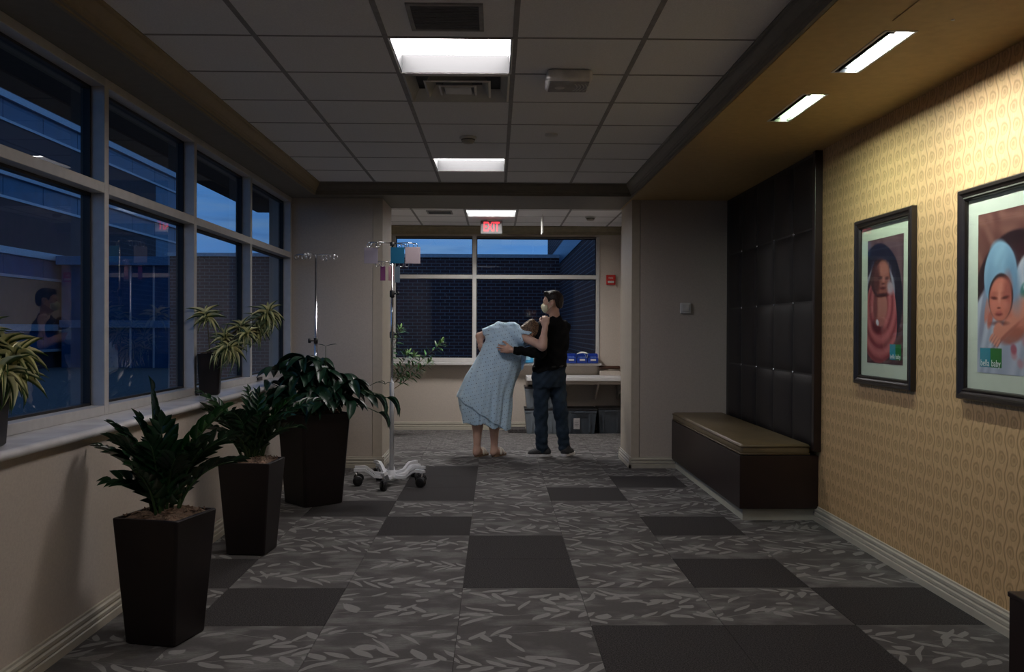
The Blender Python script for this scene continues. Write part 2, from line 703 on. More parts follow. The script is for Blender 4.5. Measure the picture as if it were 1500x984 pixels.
# ================================================================== ROOM SHELL
Y0 = -1.6           # wall behind the camera
YC = 8.96           # front face of the cross wall
YJ = 9.70           # its back face
YB = 12.33          # back wall of the alcove
XL, XR = -1.795, 2.29
AXL, AXR = -1.75, 1.675   # alcove side walls
JL, JR = -1.10, 1.33      # opening
SZ = 2.62           # soffit height
CEDGE = (-1.645, 1.222, 8.62)


def struct(o, label, cat):
    return tag(o, label, cat, kind='structure')


# ---- floor and carpet tiles
floor = MB().box(-2.05, XR + .3, Y0, YB + .1, -.10, -.006).build('floor', mat('floor_adhesive', (.03, .028, .028), .9))
struct(floor, 'carpet tile floor of plain charcoal and leaf patterned squares', 'floor')
DARK = {(0, 0), (0, 1), (-1, 2), (-2, -1), (-1, 4), (-1, 5), (-1, 6), (1, 4), (2, 5), (2, 2), (2, 0), (3, -1), (1, -2), (2, -2), (-2, 3), (-3, 0), (-2, -4), (0, -4)}  # leftmost tile is set dark to stand for shading from the pots
full = MB().bbox(.0012, T - .0012, .0012, T - .0012, -.006, 0, .0015).mesh('carpet_tile')
for j in range(-6, 13):
    for i in range(-3, 4):
        x0, x1, y0, y1 = FX + i * T, FX + (i + 1) * T, FY + j * T, FY + (j + 1) * T
        lx, rx = (XL + .001, XR - .001) if y0 < YC else ((JL + .001, JR - .001) if y0 < YJ - .05 else (AXL + .001, AXR - .001))
        if 8.3 < y0 < YC:
            lx, rx = XL + .001, XR - .001
        a, b, c, d = max(x0, lx), min(x1, rx), y0, min(y1, YB - .001)
        if i == 3 and y0 < YC: b = rx
        if b - a < .02 or d - c < .02: continue
        m = M_darkcarpet if (i, j) in DARK else (M_streakcarpet if j >= 9 else M_leafcarpet)
        if (a, b, c, d) == (x0, x1, y0, y1):
            key = 'carpet_tile_' + m.name
            me = bpy.data.meshes.get(key)
            if me is None:
                me = full.copy()
                me.name = key
                me.materials.clear()
                me.materials.append(m)
        else:
            me = MB().bbox(a - x0 + .0012, b - x0 - .0012, .0012, d - y0 - .0012, -.006, 0, .0015).mesh('carpet_tile')
            me.materials.append(m)
        link('carpet_tile', me, None, floor, (x0, y0, 0))

# ---- walls
wl = MB().box(XL - .3, XL, Y0, YC, 0, .87).build('wall_left', M_wall)
struct(wl, 'beige low wall under the long left hand window', 'wall')
pier = MB().box(-2.2, XL - .0, Y0, .55, .87, SZ).build('wall_left', M_wall)
struct(pier, 'beige wall pier at the near end of the left hand window', 'wall')
wr = MB().box(XR, XR + .12, Y0, YC, 0, SZ + .1).build('wall_right', M_paper)
struct(wr, 'gold wallpapered right wall with wavy stripes and ovals', 'wall')
wb = MB().box(-2.2, XR + .2, Y0 - .12, Y0, 0, 2.9).build('wall_back', M_wall)
struct(wb, 'beige wall behind the viewer', 'wall')
wfl = MB().box(-2.2, JL - .098, YC, YJ, 0, SZ).build('wall_front_left', M_wall)
struct(wfl, 'beige wall left of the opening to the alcove', 'wall')
MB().box(JL - .094, JL, YC - .004, YJ, 0, SZ).build('corner_casing', M_trimwall, wfl)
wfr = MB().box(JR + .084, XR + .12, YC, YJ, 0, SZ).build('wall_front_right', M_wall)
struct(wfr, 'beige wall right of the opening, behind the bench end', 'wall')
MB().box(JR, JR + .080, YC - .004, YJ, 0, SZ).build('corner_casing', M_trimwall, wfr)
# alcove walls
wa = MB().box(AXL - .12, AXL, YJ, YB + .12, 0, 2.74).build('wall_alcove_left', M_wall)
struct(wa, 'beige left side wall of the alcove', 'wall')
wa = MB().box(AXR, AXR + .12, YJ, YB + .12, 0, 2.74).build('wall_alcove_right', M_wall)
struct(wa, 'beige right side wall of the alcove', 'wall')
WX0, WX1, WZ0, WZ1 = -1.385, 1.396, .88, 2.595
far = MB()
far.box(AXL, AXR, YB, YB + .12, 0, WZ0)
far.box(AXL, WX0, YB, YB + .12, WZ0, WZ1)
far.box(WX1, AXR, YB, YB + .12, WZ0, WZ1)
far.box(AXL, AXR, YB, YB + .12, WZ1, 2.74)
far = far.build('wall_far', M_wall)
struct(far, 'beige far wall of the alcove around the end window', 'wall')

# ---- baseboards (grooved profile)
BP = [(0, 0), (.022, 0), (.022, .034), (.015, .039), (.020, .045), (.020, .060), (.012, .065), (.012, .070), (.017, .076), (.017, .090), (.008, .096), (.008, .106), (0, .108)]


def baseboard(name, segs, label):
    mb = MB()
    for ax, face, sgn, a, b in segs:
        prof = [(face + sgn * u, v) for u, v in BP]
        mb.extrude(prof, ax, a, b)
    return struct(mb.build(name, M_base), label, 'baseboard')


baseboard('baseboard_left', [('y', XL, 1, Y0, YC)], 'cream grooved baseboard under the left window wall')
baseboard('baseboard_right', [('y', XR, -1, Y0, 6.5)], 'cream grooved baseboard along the gold wall')
baseboard('baseboard_front_left', [('x', YC, -1, XL + .022, JL + .022), ('y', JL, 1, YC - .022, YJ + .022), ('x', YJ, 1, AXL, JL + .022)], 'cream grooved baseboard round the left pier of the opening')
baseboard('baseboard_front_right', [('x', YC, -1, JR - .022, 1.77), ('y', JR, -1, YC - .022, YJ + .022), ('x', YJ, 1, JR - .022, AXR)], 'cream grooved baseboard round the right pier of the opening')
baseboard('baseboard_far', [('x', YB, -1, AXL, AXR), ('y', AXL, 1, YJ + .03, YB - .03)], 'cream grooved baseboard along the far alcove wall')

# ---- ceilings
ceil = MB().box(-2.3, XR + .2, Y0, YJ + .01, 2.86, 2.95).build('ceiling', mat('plenum', (.1, .1, .1), .9))
struct(ceil, 'suspended ceiling of pale square tiles in the lounge', 'ceiling')


def tile_ceiling(parent, xs, ys, skip, zc):
    """tiles between the grid lines xs, ys; bars on the lines"""
    cache = {}
    for a in range(len(xs) - 1):
        for b in range(len(ys) - 1):
            if (a, b) in skip: continue
            w_, h_ = xs[a + 1] - xs[a], ys[b + 1] - ys[b]
            key = (round(w_, 3), round(h_, 3))
            if key not in cache:
                cache[key] = MB().bbox(.009, w_ - .009, .009, h_ - .009, .002, .022, .003).mesh('ceiling_tile')
                cache[key].materials.append(M_ctile)
            link('ceiling_tile', cache[key], None, parent, (xs[a], ys[b], zc))
    for x in xs[1:-1]:
        MB().box(x - .0125, x + .0125, ys[0], ys[-1], zc, zc + .03).build('grid_bar', M_grid, parent)
    for y in ys[1:-1]:
        MB().box(xs[0], xs[-1], y - .0085, y + .0085, zc + .001, zc + .03).build('grid_bar', M_grid, parent)


XS = [CEDGE[0] - .03] + [CX + T * k for k in range(4)] + [CEDGE[1] + .03]
YS = [Y0] + [CY + T * k for k in range(-8, 9)] + [CEDGE[2] + .03]
skip = {(2, YS.index(CY + T * k)) for k in (-4, 1, 2, 6)}
tile_ceiling(ceil, XS, YS, skip, CZ)
AXS = [AXL, -1.58, -.97, -.36, .2496, .8592, 1.469, AXR]
AYS = [YJ, 9.96, 10.57, 11.1796, 11.789, 12.20]
ceil2 = MB().box(AXL - .1, AXR + .1, YJ + .01, YB + .1, 2.86, 2.95).build('ceiling_alcove', MATS['plenum'])
struct(ceil2, 'suspended tile ceiling over the alcove', 'ceiling')
tile_ceiling(ceil2, AXS, AYS, {(3, 2)}, CZ)

# ---- soffits, beam and crowns
sl = MB().box(-2.25, -1.70, Y0, YJ, SZ, 2.86).build('ceiling_soffit_left', M_soffit_l)
struct(sl, 'dropped soffit over the left hand window', 'soffit')
SLOTS = [(3.865, 4.475), (4.906, 5.536)]
sr = MB()
sx0, sx1 = 1.652, 1.768
yy = Y0
for a, b in SLOTS:
    sr.box(1.31, XR, yy, a, SZ, 2.86)
    sr.box(1.31, sx0, a, b, SZ, 2.86)
    sr.box(sx1, XR, a, b, SZ, 2.86)
    yy = b
sr.box(1.31, XR, yy, YJ, SZ, 2.86)
sr = sr.build('ceiling_soffit_right', M_soffit_r)
struct(sr, 'gold painted dropped soffit with slot lights along the right wall', 'soffit')
bm_ = MB().box(-1.70, 1.31, 8.70, YJ, SZ, 2.86).build('trim_1', M_crown)
struct(bm_, 'brown beam over the opening to the alcove', 'beam')


def crown(e, s_):
    """moulding profile at edge e, growing in direction s_"""
    p = [(0, 2.86), (0, 2.716), (.008, 2.712), (.012, 2.700), (.020, 2.690), (.046, 2.664), (.050, 2.654), (.058, 2.650), (.060, 2.636), (.070, 2.632), (.072, 2.612), (.095, 2.612), (.095, 2.86)]
    return [(e + s_ * u * .8, v) for u, v in p]


c1 = MB().extrude(crown(CEDGE[0], -1), 'y', Y0, CEDGE[2] + .06).build('trim_2', mat('crown_gold', (.25, .185, .095), .5, var=.05))
struct(c1, 'brown gold crown moulding along the window soffit', 'crown moulding')
c2 = MB().extrude(crown(CEDGE[1], 1), 'y', Y0, CEDGE[2] + .06).build('trim_3', M_crown)
struct(c2, 'dark crown moulding along the gold soffit', 'crown moulding')
c3 = MB().extrude([(u, v) for u, v in crown(CEDGE[2], 1)], 'x', CEDGE[0] - .05, CEDGE[1] + .05).build('trim_4', M_crown)
struct(c3, 'brown crown moulding across the beam over the opening', 'crown moulding')
c4 = MB().extrude([(12.20, 2.74), (12.20, 2.71), (12.22, 2.70), (12.245, 2.66), (12.26, 2.655), (12.27, 2.62), (12.325, 2.62), (12.325, 2.74)], 'x', AXL, AXR).build('trim_5', mat('crown_olive', (.20, .165, .10), .5))
struct(c4, 'olive brown crown moulding over the far window', 'crown moulding')

# ---- left windows: five bays of two panes
win = thing('window_1', 'long left hand window of grey aluminium mullions in two rows of panes', 'window', (-2.03, 4.7, .912), kind='structure')
wo = Vector((-2.03, 4.7, .912))


def wpart(mb, name, m, parent, smooth=False):
    for i, p in enumerate(mb.v):
        mb.v[i] = tuple(Vector(p) - parent.location)
    return mb.build(name, m, parent, smooth)


MY = [.55, 1.945, 3.33, 4.715, 6.098, 7.482, 8.93]
for y in MY:
    wpart(MB().bbox(-2.10, -1.98, y - .026, y + .026, .912, SZ, .003), 'mullion', M_metal, win)
for a, b in zip(MY[:-1], MY[1:]):
    a, b = a + .026, b - .026
    wpart(MB().bbox(-2.10, -1.98, a, b, .912, .960, .003), 'bottom_rail', M_metal, win)
    tr = wpart(MB().bbox(-2.10, -1.98, a, b, 2.036, 2.088, .003), 'transom', M_metal, win)
    MB().v
    wpart(MB().bbox(-2.10, -1.98, a, b, 2.575, SZ, .003), 'head_rail', M_metal, win)
    for z0, z1 in ((.960, 2.036), (2.088, 2.575)):
        g = MB()
        g.box(-2.095, -2.048, a, a + .014, z0, z1).box(-2.095, -2.048, b - .014, b, z0, z1)
        g.box(-2.095, -2.048, a, b, z0, z0 + .012).box(-2.095, -2.048, a, b, z1 - .014, z1)
        wpart(g, 'gasket', M_gasket, win)
        wpart(MB().box(-2.072, -2.066, a + .003, b - .003, z0 + .003, z1 - .003), 'pane', M_pane, win)
lt = wpart(MB().bbox(-1.98, -1.968, 7.66, 7.80, .918, .945, .003), 'latch', M_black, win)

sill = MB()
pr = [(-2.10, .872), (-2.10, .911), (-1.785, .911)] + [(-1.772 + .020 * math.sin(t) * 1.0, .8915 + .0195 * math.cos(t)) for t in [PI * k / 10 for k in range(11)]] + [(-1.785, .872)]
sill.extrude(pr, 'y', Y0 + 2.15, YC - .001)
sill = sill.build('trim_6', M_sill)
struct(sill, 'pale polished stone window sill with rounded nose', 'window sill')

# ---- far window
win2 = thing('window_2', 'white framed far window of four panes at the end of the alcove', 'window', (0, YB, WZ0), kind='structure')
M_wframe = mat('white_window_frame', (.52, .51, .49), .4, var=.03)


def w2(mb, name, m):
    return wpart(mb, name, m, win2)


Y1 = YB - .012
for x0, x1 in ((WX0, WX0 + .045), (-.311, -.258), (WX1 - .045, WX1)):
    w2(MB().bbox(x0, x1, Y1, YB + .11, WZ0 + .03, WZ1, .003), 'mullion', M_wframe)
for x0, x1 in ((WX0 + .045, -.311), (-.258, WX1 - .045)):
    w2(MB().bbox(x0, x1, Y1, YB + .11, 2.027, 2.080, .003), 'transom', M_wframe)
    w2(MB().bbox(x0, x1, Y1, YB + .11, WZ1 - .022, WZ1, .003), 'head_rail', mat('dark_head_rail', (.10, .09, .08), .5))
    w2(MB().bbox(x0, x1, Y1, YB + .11, WZ0 + .03, .966, .003), 'bottom_rail', M_wframe)
    for z0, z1 in ((.966, 2.027), (2.080, WZ1 - .022)):
        w2(MB().box(x0 + .002, x1 - .002, YB + .06, YB + .066, z0 + .002, z1 - .002), 'pane', M_pane)
        g = MB().box(x0, x0 + .010, YB + .045, YB + .08, z0, z1).box(x1 - .010, x1, YB + .045, YB + .08, z0, z1)
        g.box(x0, x1, YB + .045, YB + .08, z0, z0 + .010).box(x0, x1, YB + .045, YB + .08, z1 - .010, z1)
        w2(g, 'gasket', M_gasket)
w2(MB().bbox(WX0 - .02, WX1 + .02, YB - .15, YB + .02, .872, .908, .008), 'sill_board', M_wframe)

# ================================================================== OUTSIDE
g = MB().box(-60, 30, 12.8, 80, -.5, -.3).box(-60, -2.35, -20, 12.8, -.5, -.3).build('ground', M_pave)
struct(g, 'dark paved yard outside the windows', 'ground')
ev = MB().box(-3.25, -2.25, -6, 12.6, 2.93, 3.10).box(-3.25, 6, 12.46, 12.6, 2.93, 3.10).build('roof_eave', M_eave)
struct(ev, 'dark roof eave overhanging the left windows', 'eave')
bw = thing('brick_building', 'long low brick building with pale coping across the yard', 'building', (-3, 21, -.3))


def bpart(mb, name, m, root):
    return wpart(mb, name, m, root)


bpart(MB().box(-7.4, 1.47, 21, 24, -.3, 2.98), 'wall', M_brick, bw)
bpart(MB().box(-7.45, 1.47, 20.95, 24, 2.98, 3.06), 'coping', M_ledge, bw)
bpart(MB().box(1.47, 5.0, 13.1, 26, -.3, 2.86), 'wall', M_brick, bw)
bpart(MB().box(1.45, 5.0, 13.1, 26, 2.86, 3.26), 'fascia', M_fascia, bw)
bpart(MB().box(1.47, 5.0, 13.1, 26, 3.26, 4.6), 'upper_wall', M_brick, bw)
wing = thing('hospital_wing', 'tall maroon wing with horizontal bands of blue glass outside the left window', 'building', (-18, 30, -.3))
for k, z in enumerate((.47, 3.32, 6.18, 9.0, 11.85)):
    zt = z + .84
    bpart(MB().box(-24, -18, 10, 49, zt, z + 2.76), 'brick_band', M_maroon, wing)
    bpart(MB().box(-24, -18.03, 49, 55, zt + .16, z + 2.76), 'end_glass', M_band, wing)
    bpart(MB().box(-24, -18.12, 10, 55, z, zt), 'band_backing', M_maroon, wing)
    for q in range(15):
        bpart(MB().box(-18.11, -18.06, 10.02 + q * 3, 12.98 + q * 3, z, zt - .1), 'glass_panel', M_band, wing)
    bpart(MB().box(-24, -17.9, 9.9, 55.1, zt - .10, zt + .16), 'ledge', M_ledge, wing)
    bpart(MB().box(-24, -17.95, 9.9, 55.1, z - .10, z), 'lower_ledge', M_ledge, wing)
bpart(MB().box(-24, -18.2, 10, 55, -.3, .37), 'ground_storey', M_maroon, wing)
cw = thing('glass_link', 'low glazed link with pale roof edge between the outside buildings', 'building', (-15.5, 38, -.3))
for q in range(5):
    xq = -17.8 + q * .95
    bpart(MB().box(xq, xq + .88, 38.0, 38.06, -.3, 3.9), 'glass_panel', M_band, cw)
    bpart(MB().box(xq + .88, xq + .95, 37.95, 38.1, -.3, 3.9), 'post', M_ledge, cw)
bpart(MB().box(-17.85, -12.6, 37.6, 40, 3.9, 4.25), 'roof_edge', M_fascia, cw)
bpart(MB().box(-17.85, -12.6, 38.1, 40, -.3, 3.9), 'core', M_maroon, cw)
bpart(MB().box(-17.85, -12.6, 37.9, 38.1, 1.35, 1.65), 'floor_band', M_fascia, cw)

# ================================================================== CEILING FIXTURES
M_lens = emat('troffer_lens', (1.0, .93, .93), L_TROFFER)
M_lens2 = emat('troffer_lens_alcove', (1.0, .96, .95), L_ALCOVE)
M_housing = mat('troffer_housing', (.024, .027, .028), .5, var=.02)


def troffer(x0, y0, z, lens, label):
    t = thing('ceiling_light', label, 'ceiling light', (x0 + T / 2, y0 + T / 2, z), group='square recessed ceiling lights')
    h = T / 2 - .014
    d = .095
    m = MB()
    for a, b, c, e in ((-h, h, -h, -h + .006), (-h, h, h - .006, h), (-h, -h + .006, -h, h), (h - .006, h, -h, h)):
        m.box(a, b, c, e, .001, d + .01)
    m.build('housing', M_housing, t)
    MB().box(-h + .006, h - .006, -h + .006, h - .006, d, d + .008).build('lens', lens, t)
    f = MB()
    q = h + .006
    for a, b, c, e in ((-q, q, -q, -h), (-q, q, h, q), (-q, -h, -h, h), (h, q, -h, h)):
        f.box(a, b, c, e, -.002, .006)
    f.build('trim_ring', M_white, t)
    return t


troffer(CX + T, CY + T, CZ, M_lens, 'large lit square ceiling light nearest the viewer, beside the louvred air diffuser')
troffer(CX + T, CY - 4 * T, CZ, M_lens, 'added square ceiling light overhead, out of view, brightening the lounge')  # unseen extra troffer, added to brighten the lounge
troffer(CX + T, CY + 6 * T, CZ, M_lens, 'lit square ceiling light near the beam, second from the viewer')
troffer(-.36, 10.57, CZ, M_lens2, 'lit square ceiling light in the alcove near the exit sign')

# louvred diffuser
t = thing('air_diffuser', 'square louvred air diffuser behind the nearest ceiling light', 'air vent', (CX + 1.5 * T, CY + 2.5 * T, CZ))
h = T / 2 - .014
MB().box(-h, h, -h, h, .07, .075).build('back_plate', mat('diffuser_dark', (.06, .06, .065), .6), t)
for r, z in ((h, 0.0), (.185, -.004), (.105, -.010)):
    m = MB()
    i, o_ = r - .05, r
    vs = []
    for rr, zz in ((o_, z), (o_ - .012, z - .006), (i, z + .062)):
        vs += [(-rr, -rr, zz), (rr, -rr, zz), (rr, rr, zz), (-rr, rr, zz)]
    fs = [(a * 4 + k, a * 4 + (k + 1) % 4, a * 4 + 4 + (k + 1) % 4, a * 4 + 4 + k) for a in range(2) for k in range(4)]
    m.add(vs, fs)
    m.build('louvre_ring', M_white, t)
MB().bbox(-.075, .075, -.075, .075, -.014, -.008, .002).build('centre_plate', M_white, t)

# grille near the top edge
t = thing('air_return_grille', 'dark square grille in the ceiling tile in front of the nearest light', 'air vent', (-.222, 4.045, CZ))
m = MB()
for a, b, c, e in ((-.165, .165, -.175, -.155), (-.165, .165, .155, .175), (-.165, -.145, -.155, .155), (.145, .165, -.155, .155)):
    m.bbox(a, b, c, e, -.006, .004, .002)
m.build('frame', mat('grille_frame', (.30, .29, .285), .6), t)
MB().box(-.146, .146, -.156, .156, -.001, .003).build('back_plate', mat('grille_dark', (.15, .155, .165), .7), t)
for k in range(15):
    MB().box(-.146, .146, -.15 + k * .0205, -.142 + k * .0205, -.005, .0).build('slat', MATS['grille_dark'], t)
t = thing('air_return_grille', 'small dark grille in the alcove ceiling, left of its light', 'air vent', (-.66, 10.80, CZ))
m = MB()
for a, b, c, e in ((-.15, .15, -.15, -.13), (-.15, .15, .13, .15), (-.15, -.13, -.13, .13), (.13, .15, -.13, .13)):
    m.bbox(a, b, c, e, -.006, .004, .002)
m.build('frame', MATS['grille_frame'], t)
MB().box(-.13, .13, -.13, .13, -.001, .003).build('back_plate', MATS['grille_dark'], t)
for k in range(11):
    MB().box(-.13, .13, -.125 + k * .0235, -.117 + k * .0235, -.005, .0).build('slat', MATS['grille_dark'], t)

# box speaker / strobe unit
t = thing('ceiling_speaker', 'white boxy speaker unit on the ceiling right of the nearest light', 'speaker', (.386, 4.94, CZ))
MB().bbox(-.121, .121, -.12, .12, -.062, .002, .018).build('body', mat('speaker_shell', (.72, .70, .69), .4), t, True)
MB().bbox(-.105, .105, -.102, .104, -.0665, -.060, .003).build('grille', mat('speaker_grille', (.34, .33, .33), .6, bump=.8, bs=400), t)
for k in range(4):
    a = [(.03 + .018 * k + .0 * q, -.07 + q * .023, -.067) for q in range(7)]
    a = [(p[0] + .018 * math.sin((q / 6) * PI), p[1], p[2]) for q, p in enumerate(a)]
    MB().tube(a, .003, 5).build('rib', M_white, t)
MB().lathe([(.0, -.070), (.026, -.069), (.03, -.064), (.03, -.06)], 16, (-.045, .01, 0)).build('lens', M_white, t, True)


def detector(x, y, z, r, label, nm='smoke_detector'):
    t = thing(nm, label, 'smoke detector' if nm == 'smoke_detector' else 'cover plate', (x, y, z))
    MB().lathe([(r, .001), (r, -.010), (r * .96, -.014)], 24).build('base', M_white, t, True)
    if nm == 'smoke_detector':
        MB().lathe([(r * .78, -.012), (r * .74, -.034), (r * .55, -.044), (0.001, -.046)], 24).build('head', mat('detector_head', (.40, .37, .32), .5), t, True)
        MB().lathe([(r * .8, -.018), (r * .8, -.024)], 24).build('slot_ring', M_black, t)
    return t


detector(-.20, 6.56, CZ, .062, 'round smoke detector on the ceiling between the two lounge lights')
detector(1.15, 11.15, CZ, .065, 'round smoke detector on the alcove ceiling, right of the exit sign')
detector(.387, 6.44, CZ, .045, 'flat sprinkler cover plate on the lounge ceiling, right of the smoke detector', 'sprinkler_cover')

# slot lights in the right soffit
M_wash = emat('wall_wash_lens', (.97, 1.0, .96), L_WASH)
M_wash2 = emat('wall_wash_lens_green', (.84, 1.0, .78), L_WASH * .42)
M_reflectors = (mat('slot_reflector', (.20, .215, .23), .35, var=.1, vs=20), mat('slot_reflector_green', (.17, .20, .155), .35, var=.1, vs=20))
for n, (a, b) in enumerate(SLOTS):
    t = thing('soffit_light', ('slot light in the gold soffit, nearer the viewer and whiter', 'slot light in the gold soffit, farther from the viewer and greener')[n], 'ceiling light', (sx0, a, SZ), group='slot lights in the gold soffit')
    L_, W_ = b - a, sx1 - sx0
    m = MB()
    m.box(0, .003, 0, L_, 0, .15).box(W_ - .003, W_, 0, L_, 0, .15).box(.003, W_ - .003, 0, .003, 0, .15).box(.003, W_ - .003, L_ - .003, L_, 0, .15).box(0, W_, 0, L_, .147, .15)
    m.build('reflector_box', M_reflectors[n], t)
    MB().box(.034, W_ - .004, .035, .037, .02, .146).build('end_bracket', M_reflectors[n], t)
    MB().box(.0285, .0305, .05, L_ - .05, .011, .072).build('lamp_strip', (M_wash, M_wash2)[n], t)
    for yq in (.04, L_ - .045):
        MB().bbox(.028, .05, yq - .008, yq + .008, .003, .10, .003).build('lamp_holder', M_black, t)
    MB().box(.024, .0283, .003, L_ - .003, .001, .10).build('baffle', M_black, t)
    MB().box(W_ - .014, W_ - .011, .003, L_ - .003, .001, .006).build('louvre', M_black, t)
    m = MB()
    for x0, x1, y0, y1 in ((-.012, 0, -.012, L_ + .012), (W_, W_ + .012, -.012, L_ + .012), (0, W_, -.012, 0), (0, W_, L_, L_ + .012)):
        m.box(x0, x1, y0, y1, -.003, .0)
    m.build('trim_ring', M_white, t)
t = thing('access_panel', 'gold painted access panel in the soffit by the near slot light', 'panel', (1.93, 3.43, SZ))
MB().bbox(-.315, .315, -.30, .30, -.004, .0, .002).build('cover', M_soffit_r, t)
for x, y in ((-.08, .27), (.26, .27)):
    MB().lathe([(.008, -.007), (.008, -.003)], 10, (x, y, 0)).build('screw', M_metal, t)

# exit sign, hanging sign
M_exit = emat('exit_red', (1.0, .07, .10), 1.1, (.30, .01, .015))
t = thing('exit_sign', 'lit red EXIT sign hanging from the alcove ceiling', 'sign', (-.055, 11.46, CZ))
MB().bbox(-.055, .055, -.045, .045, -.022, .0, .005).build('canopy', M_white, t)
MB().bbox(-.137, .137, -.022, .022, -.185, -.018, .012).build('housing', mat('exit_housing', (.13, .13, .13), .4), t, True)
link('letters', text_mesh('EXIT', .165, .002, .60, .004), M_exit, t, M=Matrix.Translation((0, -.0235, -.100)) @ Matrix.Rotation(PI / 2, 4, 'X'))
t = thing('hanging_sign', 'white sign plate seen edge on, hanging right of the exit sign', 'sign', (.555, 11.0, CZ))
MB().bbox(-.009, .009, -.14, .14, -.225, -.03, .004).build('plate', M_white, t)
MB().tube([(0, -.09, -.035), (0, -.09, .002)], .004, 6).tube([(0, .09, -.035), (0, .09, .002)], .004, 6).build('hanger', M_chrome, t)

# ================================================================== RIGHT SIDE: bench, padded wall, pictures
def bench(y0, y1, label, cushion=True):
    t = thing('built_in_bench' if cushion else 'wooden_plinth', label, 'bench' if cushion else 'plinth', (2.0, (y0 + y1) / 2, 0))
    o = Vector((2.0, (y0 + y1) / 2, 0))

    def p(mb, n, m, s=False, par=None):
        mb.v = [tuple(Vector(q) - o) for q in mb.v]
        return mb.build(n, m, par or t, s)
    p(MB().box(1.765, XR, y0 + .05, y1, 0, .09), 'toe_kick', mat('toe_kick_paint', (.46, .46, .38), .4, var=.05))
    p(MB().bbox(1.73, XR, y0, y1, .09, .468, .004), 'box', M_wood)
    if not cushion:
        p(MB().bbox(1.725, XR, y0 - .004, y1 + .004, .462, .480, .004), 'top_edge', M_wood)
        return t
    p(MB().bbox(1.738, 2.235, y0 + .008, y1, .468, .548, .022), 'cushion', M_cushion, True)
    for z in (.478, .530):
        p(MB().tube([(2.23, y0 + .006, z), (1.745, y0 + .006, z), (1.737, y0 + .016, z), (1.737, y1 - .01, z)], .006, 6), 'piping', M_piping, True)
    return t


bench(6.45, YC, 'dark wood built in bench with olive cushion below the black padded wall')
bench(.55, 3.05, 'dark wood plinth corner just showing at the bottom right edge of the photo', False)

pn = thing('padded_wall', 'black tufted leather wall panel above the bench', 'wall panel', (XR, 6.40, .50))
PW, PH = .4878, .5215
MB().box(-.028, 0, .05, 2.545, 0, 2.115).build('backing', M_black, pn)
MB().bbox(-.055, 0, 0, .048, 0, 2.115, .004).build('edge_strip', M_wood, pn)
m = MB()
N = 9
vs, fs = [], []
for i in range(N):
    for j in range(N):
        u, v = i / (N - 1), j / (N - 1)
        u2, v2 = .5 - .5 * math.cos(PI * u), .5 - .5 * math.cos(PI * v)
        q = (1 - abs(2 * u2 - 1) ** 5) * (1 - abs(2 * v2 - 1) ** 5)
        vs.append((-.024 - .024 * q ** .6, u2 * PW, v2 * PH))
for i in range(N - 1):
    for j in range(N - 1):
        fs.append((i * N + j, i * N + j + 1, (i + 1) * N + j + 1, (i + 1) * N + j))
m.add(vs, fs)
cm = m.mesh('cushion_panel', True)
cm.materials.append(M_leather)
bt = MB().lathe([(.012, 0), (.011, .004), (.006, .007), (.001, .008)], 10, M=Matrix.Rotation(-PI / 2, 4, 'Y'))
bt = bt.mesh('button', True)
bt.materials.append(M_chrome)
for i in range(5):
    for j in range(4):
        link('cushion_panel', cm, None, pn, (0, .052 + i * PW, .015 + j * PH))
        if i and j:
            link('button', bt, None, pn, (-.026, .052 + i * PW, .015 + j * PH))

# ---- framed photographs
FP = [(0, 0), (0, .030), (.006, .037), (.020, .037), (.028, .030), (.038, .025), (.046, .029), (.052, .024), (.056, .012), (.056, 0)]


def frame_rails(parent, W, H):
    """four mitred rails; local x runs along the wall, z up, the front faces +y"""
    c = [(0, 0), (W, 0), (W, H), (0, H)]
    inw = [(1, 1), (-1, 1), (-1, -1), (1, -1)]
    n = len(FP)
    for k in range(4):
        a, b = k, (k + 1) % 4
        vs = []
        for q in (a, b):
            for d, h in FP:
                vs.append((c[q][0] + inw[q][0] * d, h, c[q][1] + inw[q][1] * d))
        fs = [(i, (i + 1) % n, (i + 1) % n + n, i + n) for i in range(n)] + [tuple(range(n)), tuple(range(n, 2 * n))]
        MB().add(vs, fs).build('frame_rail', M_frame, parent)


def print_mesh(name, W, H, nx, ny, paint):
    u = np.linspace(0, 1, nx)
    v = np.linspace(0, 1, ny)
    U, V = np.meshgrid(u, v, indexing='ij')
    C = paint(U, V)
    vs = np.stack([U * W, np.zeros_like(U), (1 - V) * H], -1).reshape(-1, 3)
    I = np.arange(nx * ny).reshape(nx, ny)
    f = np.stack([I[:-1, :-1], I[:-1, 1:], I[1:, 1:], I[1:, :-1]], -1).reshape(-1, 4)
    me = bpy.data.meshes.new(name)
    me.from_pydata(vs.tolist(), [], f.tolist())
    at = me.color_attributes.new('print', 'FLOAT_COLOR', 'POINT')
    col = np.ones((nx * ny, 4), np.float32)
    col[:, :3] = np.clip(C.reshape(-1, 3), 0, 1) ** 2.2
    at.data.foreach_set('color', col.ravel())
    m = bpy.data.materials.get('photo_paper')
    if m is None:
        m = bpy.data.materials.new('photo_paper')
        m.use_nodes = True
        n_ = m.node_tree
        a = n_.nodes.new('ShaderNodeVertexColor')
        a.layer_name = 'print'
        b = n_.nodes['Principled BSDF']
        b.inputs['Roughness'].default_value = .35
        n_.links.new(a.outputs[0], b.inputs['Base Color'])
    me.materials.append(m)
    return me


def el(U, V, cx, cy, rx, ry, soft=.12, ang=0.0):
    c, s_ = math.cos(ang), math.sin(ang)
    x, y = (U - cx), (V - cy) * 1.51
    a, b = x * c + y * s_, -x * s_ + y * c
    q = np.sqrt((a / rx) ** 2 + (b / (ry * 1.51)) ** 2)
    return np.clip((1 + soft - q) / (2 * soft), 0, 1)


def ov(C, m, col, f=1.0):
    return C * (1 - (m * f)[..., None]) + np.array(col) * (m * f)[..., None]


